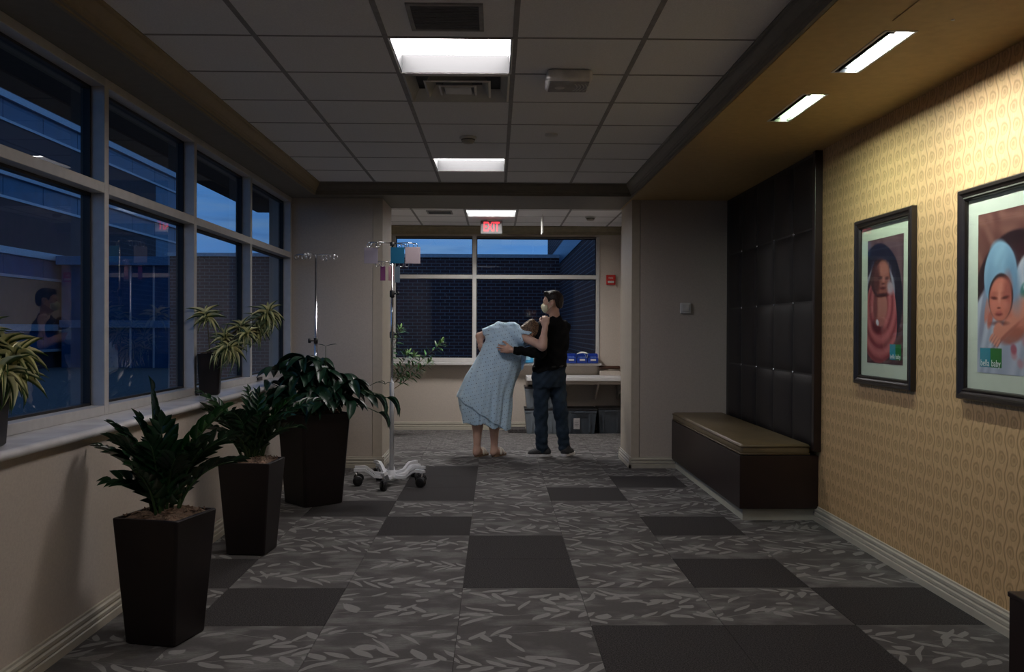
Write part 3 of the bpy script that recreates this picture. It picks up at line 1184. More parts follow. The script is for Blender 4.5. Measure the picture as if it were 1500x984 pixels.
def streaks(U, V, a, fr, ph=0.0):
    return .5 + .5 * np.sin((U * math.cos(a) + V * math.sin(a)) * fr + 2.2 * np.sin(U * 9 + V * 5 + ph) + ph)


def paint_hat(U, V):
    C = np.zeros(U.shape + (3,)) + np.array((.42, .27, .25))
    C = ov(C, streaks(U, V, 2.0, 22), (.58, .42, .37), .55)
    C = ov(C, streaks(U, V, 1.9, 60, 1.0), (.33, .19, .19), .35)
    C = ov(C, el(U, V, .66, .60, .74, .465, .02), (.17, .10, .13))
    C = ov(C, el(U, V, .70, .62, .64, .40, .08), (.25, .13, .16), .7)
    # blankets
    C = ov(C, el(U, V, .42, .98, .66, .56, .03), (.70, .73, .80))
    C = ov(C, el(U, V, .86, .52, .26, .24, .05), (.78, .80, .86))
    f = streaks(U, V, .5, 38, .3) * (V > .42)
    C = ov(C, f * el(U, V, .45, .95, .62, .50, .1), (.52, .56, .66), .55)
    f = streaks(U, V, 2.2, 30, 2.3)
    C = ov(C, f * el(U, V, .85, .62, .25, .30, .1), (.60, .63, .72), .5)
    C = ov(C, el(U, V, .10, .62, .045, .20, .3, .2), (.45, .46, .56), .6)
    for cx, cy, r in ((.62, .88, .05), (.80, .80, .06), (.92, .78, .05), (.72, .93, .05), (.83, .92, .06), (.55, .80, .03)):
        C = ov(C, el(U, V, cx, cy, r, r * .5, .4, .5), (.74, .45, .48), .6)
    C = ov(C, el(U, V, .615, .845, .05, .028, .3, .6), (.62, .22, .30), .8)
    C = ov(C, el(U, V, .77, .50, .055, .050, .25, .6), (.10, .42, .38), .9)
    C = ov(C, el(U, V, .80, .475, .05, .02, .3, -.4), (.74, .78, .82), .9)
    # body and arms
    skin, sh = (.78, .47, .40), (.55, .27, .24)
    C = ov(C, el(U, V, .66, .665, .21, .105, .1, -.35), skin)
    C = ov(C, el(U, V, .71, .60, .13, .075, .25), (.84, .55, .47), .8)
    C = ov(C, el(U, V, .60, .765, .20, .045, .25, -.2), (.60, .31, .25), .8)
    C = ov(C, el(U, V, .52, .715, .21, .043, .16, -.55), (.82, .52, .44))
    C = ov(C, el(U, V, .50, .758, .22, .012, .5, -.5), sh, .7)
    C = ov(C, el(U, V, .175, .585, .040, .10, .2, .25), skin)
    C = ov(C, el(U, V, .22, .66, .045, .06, .3, .3), (.70, .38, .33))
    # hat
    C = ov(C, el(U, V, .385, .40, .275, .205, .035), (.53, .69, .80))
    C = ov(C, el(U, V, .36, .262, .15, .08, .2), (.56, .72, .82))
    C = ov(C, el(U, V, .60, .44, .10, .16, .5, -.25), (.40, .55, .68), .8)
    C = ov(C, el(U, V, .20, .42, .06, .16, .6, .2), (.44, .59, .72), .6)
    C = ov(C, streaks(U, V, 1.1, 46, .6) * el(U, V, .385, .38, .26, .18, .1), (.47, .63, .75), .35)
    # face
    C = ov(C, el(U, V, .395, .53, .205, .145, .04), (.20, .14, .16))
    C = ov(C, el(U, V, .39, .545, .185, .135, .07), (.77, .44, .37))
    C = ov(C, el(U, V, .42, .47, .12, .05, .5), (.84, .53, .45), .9)
    C = ov(C, el(U, V, .51, .50, .07, .10, .5), (.62, .32, .29), .8)
    C = ov(C, el(U, V, .30, .58, .07, .035, .5), (.83, .50, .43), .8)
    C = ov(C, el(U, V, .46, .58, .06, .03, .5), (.83, .50, .43), .7)
    for cx in (.285, .475):
        C = ov(C, el(U, V, cx, .533, .055, .010, .5, .12 if cx < .4 else -.12), (.36, .16, .15), .9)
        C = ov(C, el(U, V, cx, .508, .06, .014, .6), (.66, .36, .31), .7)
    C = ov(C, el(U, V, .375, .545, .022, .05, .5), (.86, .56, .48), .8)
    C = ov(C, el(U, V, .37, .583, .046, .018, .5), (.82, .48, .41), .9)
    C = ov(C, el(U, V, .37, .596, .030, .006, .5), (.42, .18, .16), .8)
    C = ov(C, el(U, V, .37, .634, .055, .010, .5), (.46, .16, .17), .9)
    C = ov(C, el(U, V, .37, .622, .048, .010, .5), (.72, .36, .34), .8)
    C = ov(C, el(U, V, .38, .690, .13, .014, .5), (.34, .15, .15), .7)
    # hand
    C = ov(C, el(U, V, .36, .735, .085, .050, .18, -.6), (.82, .52, .44))
    for k in range(4):
        C = ov(C, el(U, V, .245 + .038 * k, .775 + .012 * k, .05, .012, .3, -.75), (.84, .55, .47))
        C = ov(C, el(U, V, .260 + .038 * k, .785 + .012 * k, .05, .004, .6, -.75), (.48, .24, .22), .8)
    for a, b, col in ((.045, .235, (.16, .52, .60)), (.235, .425, (.06, .42, .16))):
        q = (U > a) & (U < b) & (V > .845) & (V < .965)
        C = ov(C, q * 1.0, col)
    return C


def paint_wrap(U, V):
    C = np.zeros(U.shape + (3,)) + np.array((.36, .26, .29))
    C = ov(C, streaks(U, V, 2.3, 26), (.46, .36, .38), .6)
    C = ov(C, (V > .66) * streaks(U, V, 1.45, 70), (.26, .13, .15), .8)
    C = ov(C, el(U, V, .30, .50, .68, .46, .02), (.10, .10, .17))
    C = ov(C, el(U, V, .28, .52, .55, .40, .12), (.13, .10, .17), .8)
    C = ov(C, el(U, V, .36, .44, .42, .245, .03), (.62, .62, .70))
    C = ov(C, streaks(U, V, .4, 60, .5) * el(U, V, .36, .36, .42, .2, .1), (.42, .42, .52), .6)
    C = ov(C, el(U, V, .36, .45, .37, .225, .06), (.22, .12, .15))
    # pink wrap
    pk = np.maximum(el(U, V, .34, .76, .45, .235, .03), el(U, V, .10, .60, .14, .24, .06, .1))
    pk = np.maximum(pk, el(U, V, .70, .60, .13, .24, .06, -.18))
    C = ov(C, pk, (.70, .36, .38))
    ring = np.sin(40 * np.sqrt(((U - .42) / 1.0) ** 2 + ((V - .52) * 1.4) ** 2) + 3 * U)
    C = ov(C, pk * np.clip(ring, 0, 1), (.50, .20, .24), .75)
    C = ov(C, pk * np.clip(-ring - .3, 0, 1), (.82, .50, .50), .7)
    C = ov(C, el(U, V, .30, .70, .16, .06, .3), (.34, .13, .17), .8)
    # torso
    C = ov(C, el(U, V, .38, .545, .20, .14, .12), (.72, .46, .42))
    C = ov(C, el(U, V, .24, .55, .06, .12, .5), (.45, .22, .24), .8)
    C = ov(C, el(U, V, .37, .67, .14, .035, .2), (.66, .38, .37))
    C = ov(C, el(U, V, .30, .672, .045, .022, .25, .6), (.80, .80, .86))
    # head
    C = ov(C, el(U, V, .37, .315, .275, .155, .05), (.26, .14, .15))
    C = ov(C, el(U, V, .42, .33, .22, .145, .08), (.60, .36, .33))
    C = ov(C, el(U, V, .47, .25, .14, .06, .4), (.72, .46, .41), .9)
    C = ov(C, el(U, V, .26, .33, .10, .13, .4), (.32, .17, .18), .8)
    C = ov(C, el(U, V, .37, .315, .06, .013, .5), (.28, .12, .13), .9)
    C = ov(C, el(U, V, .56, .325, .05, .012, .5), (.32, .14, .14), .9)
    C = ov(C, el(U, V, .47, .345, .03, .03, .5), (.74, .46, .42), .8)
    C = ov(C, el(U, V, .46, .365, .045, .008, .5), (.36, .17, .17), .8)
    C = ov(C, el(U, V, .45, .40, .08, .010, .5), (.36, .13, .15), .9)
    C = ov(C, el(U, V, .44, .455, .16, .014, .5), (.24, .10, .12), .9)
    C = ov(C, el(U, V, .66, .40, .09, .05, .4, .4), (.74, .72, .78), .8)
    for a, b, col in ((.655, .80, (.17, .55, .64)), (.80, .955, (.10, .46, .22))):
        q = (U > a) & (U < b) & (V > .845) & (V < .965)
        C = ov(C, q * 1.0, col)
    return C


def picture(y_far, paint, lx, label, nm):
    W, H = .79, 1.012
    t = thing('framed_photograph', label, 'picture', (XR - .0, y_far, 1.024), -PI / 2, 'framed baby photographs on the gold wall')
    # local x -> -y (towards the viewer), local y -> +x; the front must face -x, so mirror by turning the front to -y
    holder = t
    c = Matrix.Diagonal((1, -1, 1, 1))
    frame_rails(holder, W, H)
    for ch in holder.children:
        ch.data.transform(c)
        ch.data.flip_normals()
    MB().box(.04, W - .04, -.006, -.001, .04, H - .04).build('mat_board', M_mat, holder)
    iw, ih = .495, .742
    ix, iz = (W - iw) / 2, .135
    # bevelled window of the mat: four strips proud of the print
    me = print_mesh('photo_print', iw, ih, 120, 176, paint)
    me.flip_normals()
    pr = link('photo_print', me, None, holder, (ix, -.0075, iz))
    hat = nm == 'b'
    for s_, (body, cx) in enumerate((('bella', lx + (.047 if hat else .036)), ('baby', lx + (.141 if hat else .110)))):
        tm = text_mesh(body, .044 if hat else .036, .0003, .95)
        tm.transform(Matrix.Rotation(PI / 2, 4, 'X'))
        link('lettering', tm, mat('print_white', (.75, .80, .80), .5, var=.02), pr, (cx, -.0012, .046))
    MB().box(.055, W - .055, -.0155, -.0135, .055, H - .055).build('glass', M_pglass, holder)
    return t


picture(5.745, paint_wrap, .325, 'framed photograph of a baby in a pink wrap, farther along the gold wall', 'a')
picture(4.455, paint_hat, .022, 'framed photograph of a baby in a blue hat, cut by the right edge', 'b')

t = thing('thermostat', 'small white thermostat on the wall beside the padded panel', 'thermostat', (1.858, YC, 1.565))
MB().bbox(-.052, .052, -.022, 0, -.052, .052, .006).build('body', M_white, t)
MB().bbox(-.034, .034, -.027, -.021, -.034, .036, .003).build('face_plate', mat('thermostat_face', (.52, .52, .50), .4), t)

# ================================================================== ALCOVE FITTINGS
t = thing('fire_alarm', 'red fire alarm pull station on the wall right of the far window', 'alarm', (1.545, YB, 2.02))
MB().bbox(-.062, .062, -.04, 0, -.066, .066, .008).build('body', M_red, t)
MB().bbox(-.042, .042, -.052, -.038, -.042, -.014, .004).build('handle', M_white, t)
link('lettering', text_mesh('FIRE', .034, .0006, 1.0), MATS['white_plastic'], t, M=Matrix.Translation((0, -.0415, .022)) @ Matrix.Rotation(PI / 2, 4, 'X'))

M_top = mat('white_laminate', (.62, .61, .60), .35, var=.03)
t = thing('work_counter', 'white topped counter below the far window on the right', 'counter', (1.035, 12.02, 0))
MB().bbox(-.63, .637, -.28, .29, .690, .743, .006).build('counter_top', M_top, t)
MB().bbox(.36, .637, .16, .29, .743, .80, .005).build('back_ledge', M_wall, t)
for x in (-.64 + .02, .30, .60):
    MB().extrude([(-.22, .69), (-.20, .655), (.22, .42), (.29, .42), (.29, .69)], 'x', x - .012, x + .012).build('bracket', M_wall, t)
MB().box(-.62, .63, -.20, -.17, .645, .69).build('apron', M_wall, t)
t = thing('grab_rail', 'dark wood rail on the wall above the right end of the counter', 'rail', (1.53, YB, .845))
MB().bbox(-.145, .14, -.085, -.045, -.022, .022, .014).build('rail', mat('rail_wood', (.055, .022, .012), .35), t, True)
for x in (-.10, .10):
    MB().bbox(x - .015, x + .015, -.05, 0, -.014, .014, .004).build('bracket', M_chrome, t)

# storage tubs
M_tub = mat('smoky_plastic_tub', (.055, .068, .085), .35, spec=.5, var=.08)
M_tub2 = mat('pale_plastic_tub', (.17, .20, .23), .4, var=.08)
M_lid = mat('black_tub_lid', (.010, .010, .012), .4)
M_paperlab = mat('paper_label', (.42, .40, .40), .8)


def tub(x, y, z, w_, d_, h_, label, m, paper=False):
    t = thing('storage_tub', label, 'storage tub', (x, y, z), group='storage tubs under the counter')
    b = MB()
    k = .88
    vs = []
    for s_, zz in ((k, 0), (1, h_ - .03), (1.03, h_ - .028), (1.03, h_ - .004)):
        a, c = w_ / 2 * s_, d_ / 2 * s_
        vs += [(-a, -c, zz), (a, -c, zz), (a, c, zz), (-a, c, zz)]
    fs = [(0, 3, 2, 1), (12, 13, 14, 15)] + [(4 * r + q, 4 * r + (q + 1) % 4, 4 * r + 4 + (q + 1) % 4, 4 * r + 4 + q) for r in range(3) for q in range(4)]
    b.add(vs, fs).build('body', m, t)
    for q in (-.3, .3):
        MB().bbox(q * w_ - .012, q * w_ + .012, -d_ / 2 * .985 - .004, -d_ / 2 * .90, .02, h_ - .03, .003).build('rib', m, t)
    MB().bbox(-w_ / 2 * 1.05, w_ / 2 * 1.05, -d_ / 2 * 1.05, d_ / 2 * 1.05, h_ - .004, h_ + .022, .006).build('lid', M_lid, t)
    MB().bbox(-.07, .07, -d_ / 2 * 1.05 - .012, -d_ / 2 * 1.02, h_ - .035, h_ - .012, .003).build('handle', m, t)
    if paper:
        MB().box(-.085, -.005, -d_ / 2 * .99 - .006, -d_ / 2 * .985 - .004, .065, .205).build('paper_label', M_paperlab, t)
        for r in range(4):
            MB().box(-.075, -.015 - .008 * (r % 2), -d_ / 2 * .99 - .0072, -d_ / 2 * .99 - .006, .168 - r * .022, .174 - r * .022).build('print_line', mat('label_grey', (.2, .19, .2), .8), t)
    return t


tub(.60, 12.05, 0, .42, .38, .305, 'pale smoky storage tub on the floor left, behind the standing man', M_tub2)
tub(.60, 12.05, .328, .42, .38, .26, 'pale smoky storage tub stacked on another, left end under the counter', M_tub2)
tub(1.10, 12.05, 0, .42, .40, .305, 'dark grey storage tub with a paper label, just right of the standing man', M_tub, True)
tub(1.50, 12.08, 0, .31, .34, .315, 'dark grey storage tub without a label, at the right end under the counter', M_tub)
t = thing('floor_strip', 'dark patterned rubber strip on the floor beside the tubs', 'mat', (.30, 12.10, 0))
MB().bbox(-.13, .10, -.16, .16, 0, .05, .004).build('block', mat('rubber_strip', (.05, .045, .045), .8, var=.6, vs=40), t)

# blue parts bins on the sill
M_bin = mat('blue_bin', (.010, .045, .33), .35, var=.05)
for k, (x, lab) in enumerate(((.86, 'blue bin on the far sill, first from the left'), (1.005, 'blue bin on the far sill, second from the left'), (1.15, 'blue bin on the far sill, under the white face mask'), (1.295, 'blue bin on the far sill, at the right end'))):
    t = thing('parts_bin', lab + (' of the row' if 'mask' not in lab else ''), 'bin', (x, 12.215, .908), group='blue parts bins on the far sill')
    m = MB()
    a, d_ = .067, .055
    m.box(-a, a, -d_, d_, 0, .004)
    m.box(-a, -a + .004, -d_, d_, .004, .115).box(a - .004, a, -d_, d_, .004, .115).box(-a, a, d_ - .004, d_, .004, .125)
    m.extrude([(-d_, .004), (-d_ - .012, .068), (-d_ - .008, .070), (-d_ + .004, .004)], 'x', -a, a)
    m.build('body', M_bin, t)
    MB().box(-.032, .038, -d_ - .0125, -d_ - .0085, .030, .052).build('label_card', M_white, t)
    MB().bbox(-.055, .055, -d_ + .012, d_ - .012, .006, .085, .01).build('contents', mat('bin_contents', (.05, .10, .33), .7, var=.4, vs=30), t)
t = thing('face_mask', 'white face mask lying on the blue bins', 'face mask', (1.16, 12.19, 1.026))
m = MB()
vs, fs = [], []
for i in range(9):
    for j in range(7):
        u, v = i / 8 - .5, j / 6 - .5
        vs.append((u * .16, v * .08, .032 * (1 - (2 * u) ** 2) * (1 - .6 * (2 * v) ** 2) + .002 * (j % 2)))
for i in range(8):
    for j in range(6):
        fs.append((i * 7 + j, i * 7 + j + 1, (i + 1) * 7 + j + 1, (i + 1) * 7 + j))
m.add(vs, fs).build('cup', mat('mask_white', (.72, .70, .62), .8), t, True)
MB().tube([(.02, -.036, .004), (.03, -.062, -.01), (.035, -.066, -.04), (.05, -.064, -.045), (.06, -.055, -.01)], .002, 5).build('strap', M_white, t)
t = thing('wipes_pack', 'light blue pack on the far sill between the two people', 'pack', (.43, 12.20, .908))
MB().bbox(-.075, .075, -.045, .05, 0, .135, .018).build('pack', mat('pack_blue', (.05, .33, .62), .4, var=.25, vs=14), t, True)
MB().bbox(-.035, .035, -.048, -.042, .04, .10, .003).build('label_panel', mat('pack_pale', (.35, .62, .78), .4), t)

# ================================================================== PLANTS
def leafmat(name, c1, c2, rough=.35, band=None):
    def b(nt):
        x, y, z = coords(nt, 'Object')
        f = noise(vec(nt, x * 30.0, y * 160.0, z * 30.0), 1.0, 2)
        col = mixc(f.step(.3, .7), c1, c2)
        if band:
            col = mixc((y.abs() / band[0] + (f - .5) * .5).step(.22, .42), col, band[1])
        else:
            col = mixc(y.abs().step(.02, .005), col, [min(1, q * 1.7 + .01) for q in c2])
        return dict(color=col)
    return mat(name, rough=rough, spec=.5, build=b)


M_zz = leafmat('zz_leaf', (.006, .030, .010), (.012, .050, .017), .28)
M_zz2 = leafmat('young_zz_leaf', (.012, .075, .016), (.02, .11, .022), .32)
M_umb = leafmat('umbrella_leaf', (.008, .035, .018), (.014, .055, .028), .36)
M_song = leafmat('striped_leaf', (.06, .12, .03), (.10, .17, .04), .45, band=(.5, (.78, .76, .42)))
M_far = leafmat('narrow_leaf', (.03, .09, .025), (.06, .15, .04), .4)
M_fartip = leafmat('tip_leaf', (.14, .24, .08), (.20, .32, .12), .4)
M_stem = mat('green_stem', (.03, .07, .02), .5)
M_twig = mat('tan_twig', (.17, .13, .07), .7)


def leaf_mesh(name, m, prof, droop=.25, fold=.25, n=6):
    """unit leaf: along +x (length 1), width 1 across y (scaled per object), curved down"""
    mb = MB()
    vs, fs = [], []
    for i in range(n + 1):
        t = i / n
        w_ = np.interp(t, [q[0] for q in prof], [q[1] for q in prof]) * .5
        zc = .30 * droop * t - droop * t * t
        vs += [(t, -w_, zc + fold * w_), (t, 0, zc), (t, w_, zc + fold * w_)]
    for i in range(n):
        for k in (0, 1):
            fs.append((3 * i + k, 3 * i + 3 + k, 3 * i + 4 + k, 3 * i + 1 + k))
    me = mb.add(vs, fs).mesh(name, True)
    me.materials.append(m)
    return me


LANCE = [(0, .06), (.12, .55), (.35, 1.0), (.6, .85), (.85, .4), (1, .02)]
OBLONG = [(0, .08), (.15, .6), (.4, .95), (.6, 1.0), (.85, .75), (1, .05)]
STRAP = [(0, .7), (.3, 1.0), (.6, .85), (.85, .45), (1, .03)]
leaf_zz = leaf_mesh('leaf_zz', M_zz, LANCE, .12, .45, 5)
leaf_zzy = leaf_mesh('leaf_zz_young', M_zz2, LANCE, .10, .45, 5)
leaf_umb = leaf_mesh('leaf_umbrella', M_umb, OBLONG, .55, .35, 7)
leaf_song = [leaf_mesh('leaf_striped', M_song, STRAP, d, .5, 7) for d in (.35, .75, 1.15)]


def frame_to(d, up, roll=0.0):
    d = d.normalized()
    s_ = up.cross(d)
    if s_.length < 1e-4:
        s_ = Vector((0, 1, 0)).cross(d)
    s_.normalize()
    u = d.cross(s_).normalized()
    return Matrix((d, s_, u)).transposed().to_4x4() @ Matrix.Rotation(roll, 4, 'X')


def bezier(p0, p1, p2, n):
    return [p0 * (1 - t) ** 2 + p1 * 2 * t * (1 - t) + p2 * t * t for t in [i / n for i in range(n + 1)]]


def planter(parent, base, top, h, yaw, rnd=.012, mound=.03, fill=.0):
    """tapered square pot with a rim and a heap of mulch, as children of parent"""
    R_ = Matrix.Rotation(yaw, 4, 'Z')

    def ring(hw, z, r):
        out = []
        for cx, cy, a0 in ((1, 1, 0), (-1, 1, 90), (-1, -1, 180), (1, -1, 270)):
            for k in range(4):
                a = math.radians(a0 + 30 * k)
                out.append(R_ @ Vector((cx * (hw - r) + r * math.cos(a), cy * (hw - r) + r * math.sin(a), z)))
        return out
    b, t_ = base / 2, top / 2
    rows = [ring(b - .008, 0, rnd), ring(b, .008, rnd), ring(t_, h - .004, rnd), ring(t_ - .003, h, rnd), ring(t_ - .016, h, rnd * .6), ring(t_ - .02, h - .05, rnd * .6)]
    vs = [p for r in rows for p in r]
    n = 16
    fs = [(r * n + i, r * n + (i + 1) % n, (r + 1) * n + (i + 1) % n, (r + 1) * n + i) for r in range(len(rows) - 1) for i in range(n)]
    fs += [tuple(range(n))[::-1], tuple(range((len(rows) - 1) * n, len(rows) * n))]
    MB().add(vs, fs).build('pot', M_pot, parent)
    N_ = 15
    vs, fs = [], []
    rr = random.Random(5)
    for i in range(N_):
        for j in range(N_):
            u, v = i / (N_ - 1) * 2 - 1, j / (N_ - 1) * 2 - 1
            e = max(abs(u), abs(v))
            vs.append(R_ @ Vector((u * (t_ - .02), v * (t_ - .02), h - .012 + mound * (1 - e ** 2) + rr.uniform(-.007, .012) * (1 if e < .95 else .2))))
    for i in range(N_ - 1):
        for j in range(N_ - 1):
            fs.append((i * N_ + j, (i + 1) * N_ + j, (i + 1) * N_ + j + 1, i * N_ + j + 1))
    sh = MB().add(vs, fs)
    for k in range(int(60 * top / .33)):        # loose shreds of bark
        u, v = rr.uniform(-1, 1) * (t_ - .03), rr.uniform(-1, 1) * (t_ - .03)
        a = rr.uniform(0, PI)
        p = R_ @ Vector((u, v, h - .004 + mound * (1 - max(abs(u), abs(v)) / t_) + .004))
        q = Vector((math.cos(a), math.sin(a), rr.uniform(-.3, .5))) * rr.uniform(.012, .03)
        sh.tube([p - q, p + q], .0032, 4)
    tag(sh.build('mulch', M_soil, parent), kind='stuff')


def zz_frond(parent, p0, d_out, length, lean, n, ll, lw, lm, rng, flat=0.0):
    """an arching stem with two ranks of leaflets"""
    out = Vector((math.cos(d_out), math.sin(d_out), 0))
    tip = p0 + out * length * math.sin(lean) + Vector((0, 0, length * math.cos(lean)))
    mid = p0 + out * length * .22 * math.sin(lean) + Vector((0, 0, length * .62))
    pts = bezier(p0, mid, tip, 9)
    fr = MB().tube(pts, [.0075 - .0055 * i / 9 for i in range(10)], 6).build('frond', M_stem, parent, True)
    nrm0 = (Vector((0, 0, 1)) * .45 - out * .9 + Vector((rng.uniform(-.6, .6), rng.uniform(-.6, .6), 0)))
    for k in range(n):
        t = .15 + .85 * k / (n - 1)
        q = t * 9
        i = min(int(q), 8)
        p = pts[i].lerp(pts[i + 1], q - i)
        tan = (pts[i + 1] - pts[i]).normalized()
        nrm = (nrm0 - tan * nrm0.dot(tan)).normalized()
        sd = tan.cross(nrm)
        for s_ in (-1, 1):
            if k == n - 1 and s_ > 0:
                dirv = tan
            else:
                dirv = (sd * s_ * .85 + tan * (.62 + .5 * t) + nrm * rng.uniform(.0, .3))
            L = ll * (.75 + .45 * math.sin(PI * min(1, t * 1.02))) * rng.uniform(.88, 1.1)
            M = Matrix.Translation(p) @ frame_to(dirv, nrm, rng.uniform(-.25, .25)) @ Matrix.Diagonal((L, lw * L / ll, L, 1))
            link('leaf', lm, None, fr, M=M)


def zz_plant(loc, yaw, fronds, label, seed, pot=(.238, .312, .545)):
    t = thing('potted_plant', label, 'potted plant', loc)
    planter(t, pot[0], pot[1], pot[2], yaw)
    rng = random.Random(seed)
    for (a, L, lean, n, ll, lw, yg) in fronds:
        a = math.radians(a)
        p0 = Vector((math.cos(a) * rng.uniform(.01, .07), math.sin(a) * rng.uniform(.01, .07), pot[2] - .01))
        zz_frond(t, p0, a, L, math.radians(lean), n, ll, lw, leaf_zzy if yg else leaf_zz, rng)
    return t


# azimuth, length, lean, pairs, leaf length, leaf width, young
F1 = [(185, .42, 26, 10, .095, .042, 0), (165, .54, 3, 10, .095, .022, 0), (200, .38, 30, 9, .10, .046, 0), (20, .50, 26, 10, .095, .040, 1),
      (0, .42, 36, 10, .10, .042, 0), (330, .38, 30, 9, .105, .044, 0), (270, .34, 18, 9, .105, .046, 0), (235, .36, 24, 9, .10, .044, 0),
      (300, .33, 34, 8, .10, .042, 0), (175, .36, 38, 9, .095, .038, 0),
      (190, .24, 50, 7, .10, .044, 0), (10, .33, 46, 9, .10, .040, 0), (285, .40, 6, 9, .105, .046, 0), (225, .30, 8, 8, .105, .046, 0),
      (345, .30, 20, 8, .10, .044, 0), (210, .42, 12, 9, .10, .044, 0), (255, .28, 34, 7, .10, .044, 0)]
zz_plant((-1.44, 4.04, 0), math.radians(-14), F1, 'nearest brown floor planter with a dark green leafy plant, under the left window', 3)
F2 = [(195, .46, 42, 11, .085, .036, 0), (180, .46, 30, 10, .085, .036, 0), (265, .42, 40, 9, .09, .036, 0), (5, .48, 42, 11, .085, .034, 0),
      (0, .44, 30, 10, .085, .036, 1), (330, .40, 44, 10, .085, .034, 0), (120, .42, 14, 10, .08, .034, 0), (80, .40, 6, 10, .08, .034, 0),
      (300, .36, 34, 9, .09, .036, 0), (230, .38, 44, 9, .085, .034, 0), (210, .34, 50, 8, .085, .034, 0), (345, .34, 50, 8, .085, .034, 0),
      (30, .42, 36, 9, .085, .034, 0), (270, .30, 16, 8, .09, .038, 0), (255, .28, 46, 7, .085, .034, 0), (150, .40, 44, 9, .085, .034, 0)]
zz_plant((-1.475, 5.60, 0), math.radians(-5), F2, 'second brown floor planter with a spreading dark plant, behind the nearest one', 8, (.235, .312, .555))

# ---- umbrella plant in the large planter
t = thing('potted_plant', 'largest brown floor planter with a broad leaved drooping plant, beside the white stand', 'potted plant', (-1.41, 7.16, 0))
planter(t, .335, .42, .705, math.radians(42), .03, .05)
rng = random.Random(21)
heads = [(-.26, -.05, 1.03, 7), (-.33, .0, .93, 6), (-.20, .10, 1.10, 7), (-.06, -.03, 1.12, 8), (.02, .08, 1.10, 7), (.10, -.08, 1.01, 7), (.05, -.14, .90, 7), (.20, .0, .98, 7),
         (.30, -.05, .94, 7), (-.15, -.15, .90, 7), (-.25, -.14, .80, 6), (.18, -.16, .84, 6), (-.05, -.18, .82, 7), (.33, .05, .86, 5), (.0, .15, .95, 7), (-.34, -.1, .86, 6), (.24, .16, .88, 6), (-.12, .02, 1.0, 7), (.12, .06, .98, 7), (.13, -.20, .80, 7), (-.18, -.20, .84, 7), (.02, -.22, .86, 7), (.28, -.10, .80, 6), (-.30, -.08, .88, 7), (.06, -.06, 1.04, 8), (-.10, -.10, .98, 8), (.20, -.10, .90, 8)]
for hx, hy, hz, nl in heads:
    p0 = Vector((hx * .25, hy * .25, .70))
    p2 = Vector((hx, hy, hz))
    pts = bezier(p0, Vector((hx * .35, hy * .35, hz * .9)), p2, 6)
    br = MB().tube(pts, [.006 - .0004 * i for i in range(7)], 6).build('branch', M_stem, t, True)
    a0 = rng.uniform(0, 6)
    for k in range(nl):
        a = a0 + k * 2 * PI / nl + rng.uniform(-.2, .2)
        d = Vector((math.cos(a), math.sin(a), rng.uniform(-.45, .15)))
        L = rng.uniform(.15, .225)
        M = Matrix.Translation(p2) @ frame_to(d, Vector((0, 0, 1)), rng.uniform(-.4, .4)) @ Matrix.Diagonal((L, L * .38, L, 1))
        link('leaf', leaf_umb, None, br, M=M)
for tip, L in (((.57, -.05, .82), .17), ((.47, -.07, .84), .18), ((.50, .0, .70), .15)):
    p2 = Vector(tip)
    pts = bezier(Vector((.08, 0, .72)), Vector((tip[0] * .5, 0, tip[2] + .14)), p2, 7)
    br = MB().tube(pts, .004, 6).build('branch', M_stem, t, True)
    for a in (-.5, .1, .6):
        d = Vector((1, a, -.75 + .3 * abs(a)))
        link('leaf', leaf_umb, None, br, M=Matrix.Translation(p2) @ frame_to(d, Vector((0, 0, 1)), a) @ Matrix.Diagonal((L, L * .38, L, 1)))
for tip, dx in (((.10, -.05, 1.215), .09), ((.56, -.06, .925), -.08)):       # thin flower stalks
    p2 = Vector(tip)
    br = MB().tube(bezier(Vector((tip[0] * .6, 0, .85)), Vector((tip[0], -.02, 1.0)), p2, 6), .0025, 5).build('stalk', M_stem, t, True)
    for s_ in (-.7, 1):
        d = Vector((dx * s_, 0, .03))
        link('leaf', leaf_umb, None, br, M=Matrix.Translation(p2) @ frame_to(d, Vector((0, 0, 1))) @ Matrix.Diagonal((abs(dx * s_), .018, .03, 1)))


# ---- striped rosette plants on the sill
def song_plant(loc, tips, label, seed, yaw=.2):
    t = thing('potted_plant', label, 'potted plant', loc)
    planter(t, .122, .152, .275, yaw, .008, .012)
    rng = random.Random(seed)
    for x, y, z, r in tips:
        p2 = Vector((x, y, z))
        p0 = Vector((x * .12, y * .12, .27))
        br = MB().tube(bezier(p0, Vector((x * .35, y * .35, .27 + (z - .27) * .75)), p2, 7), .0042, 6).build('branch', M_twig, t, True)
        ax = (p2 - Vector((x * .45, y * .45, .25 + (z - .25) * .55))).normalized()
        nl = 24
        for k in range(nl):
            a = k * 2.399
            f = k / nl
            up = .75 - 1.15 * f
            s1 = ax.orthogonal().normalized()
            s2 = ax.cross(s1)
            d = (s1 * math.cos(a) + s2 * math.sin(a)) * (.55 + .5 * f) + ax * up
            L = r * rng.uniform(.75, 1.12)
            lm = leaf_song[1 if f < .4 else 2] if rng.random() < .8 else leaf_song[0]
            M = Matrix.Translation(p2 - ax * (f * .035)) @ frame_to(d, Vector((0, 0, 1)), rng.uniform(-.3, .3)) @ Matrix.Diagonal((L, .0165, L * .9, 1))
            link('leaf', lm, None, br, M=M)
    return t


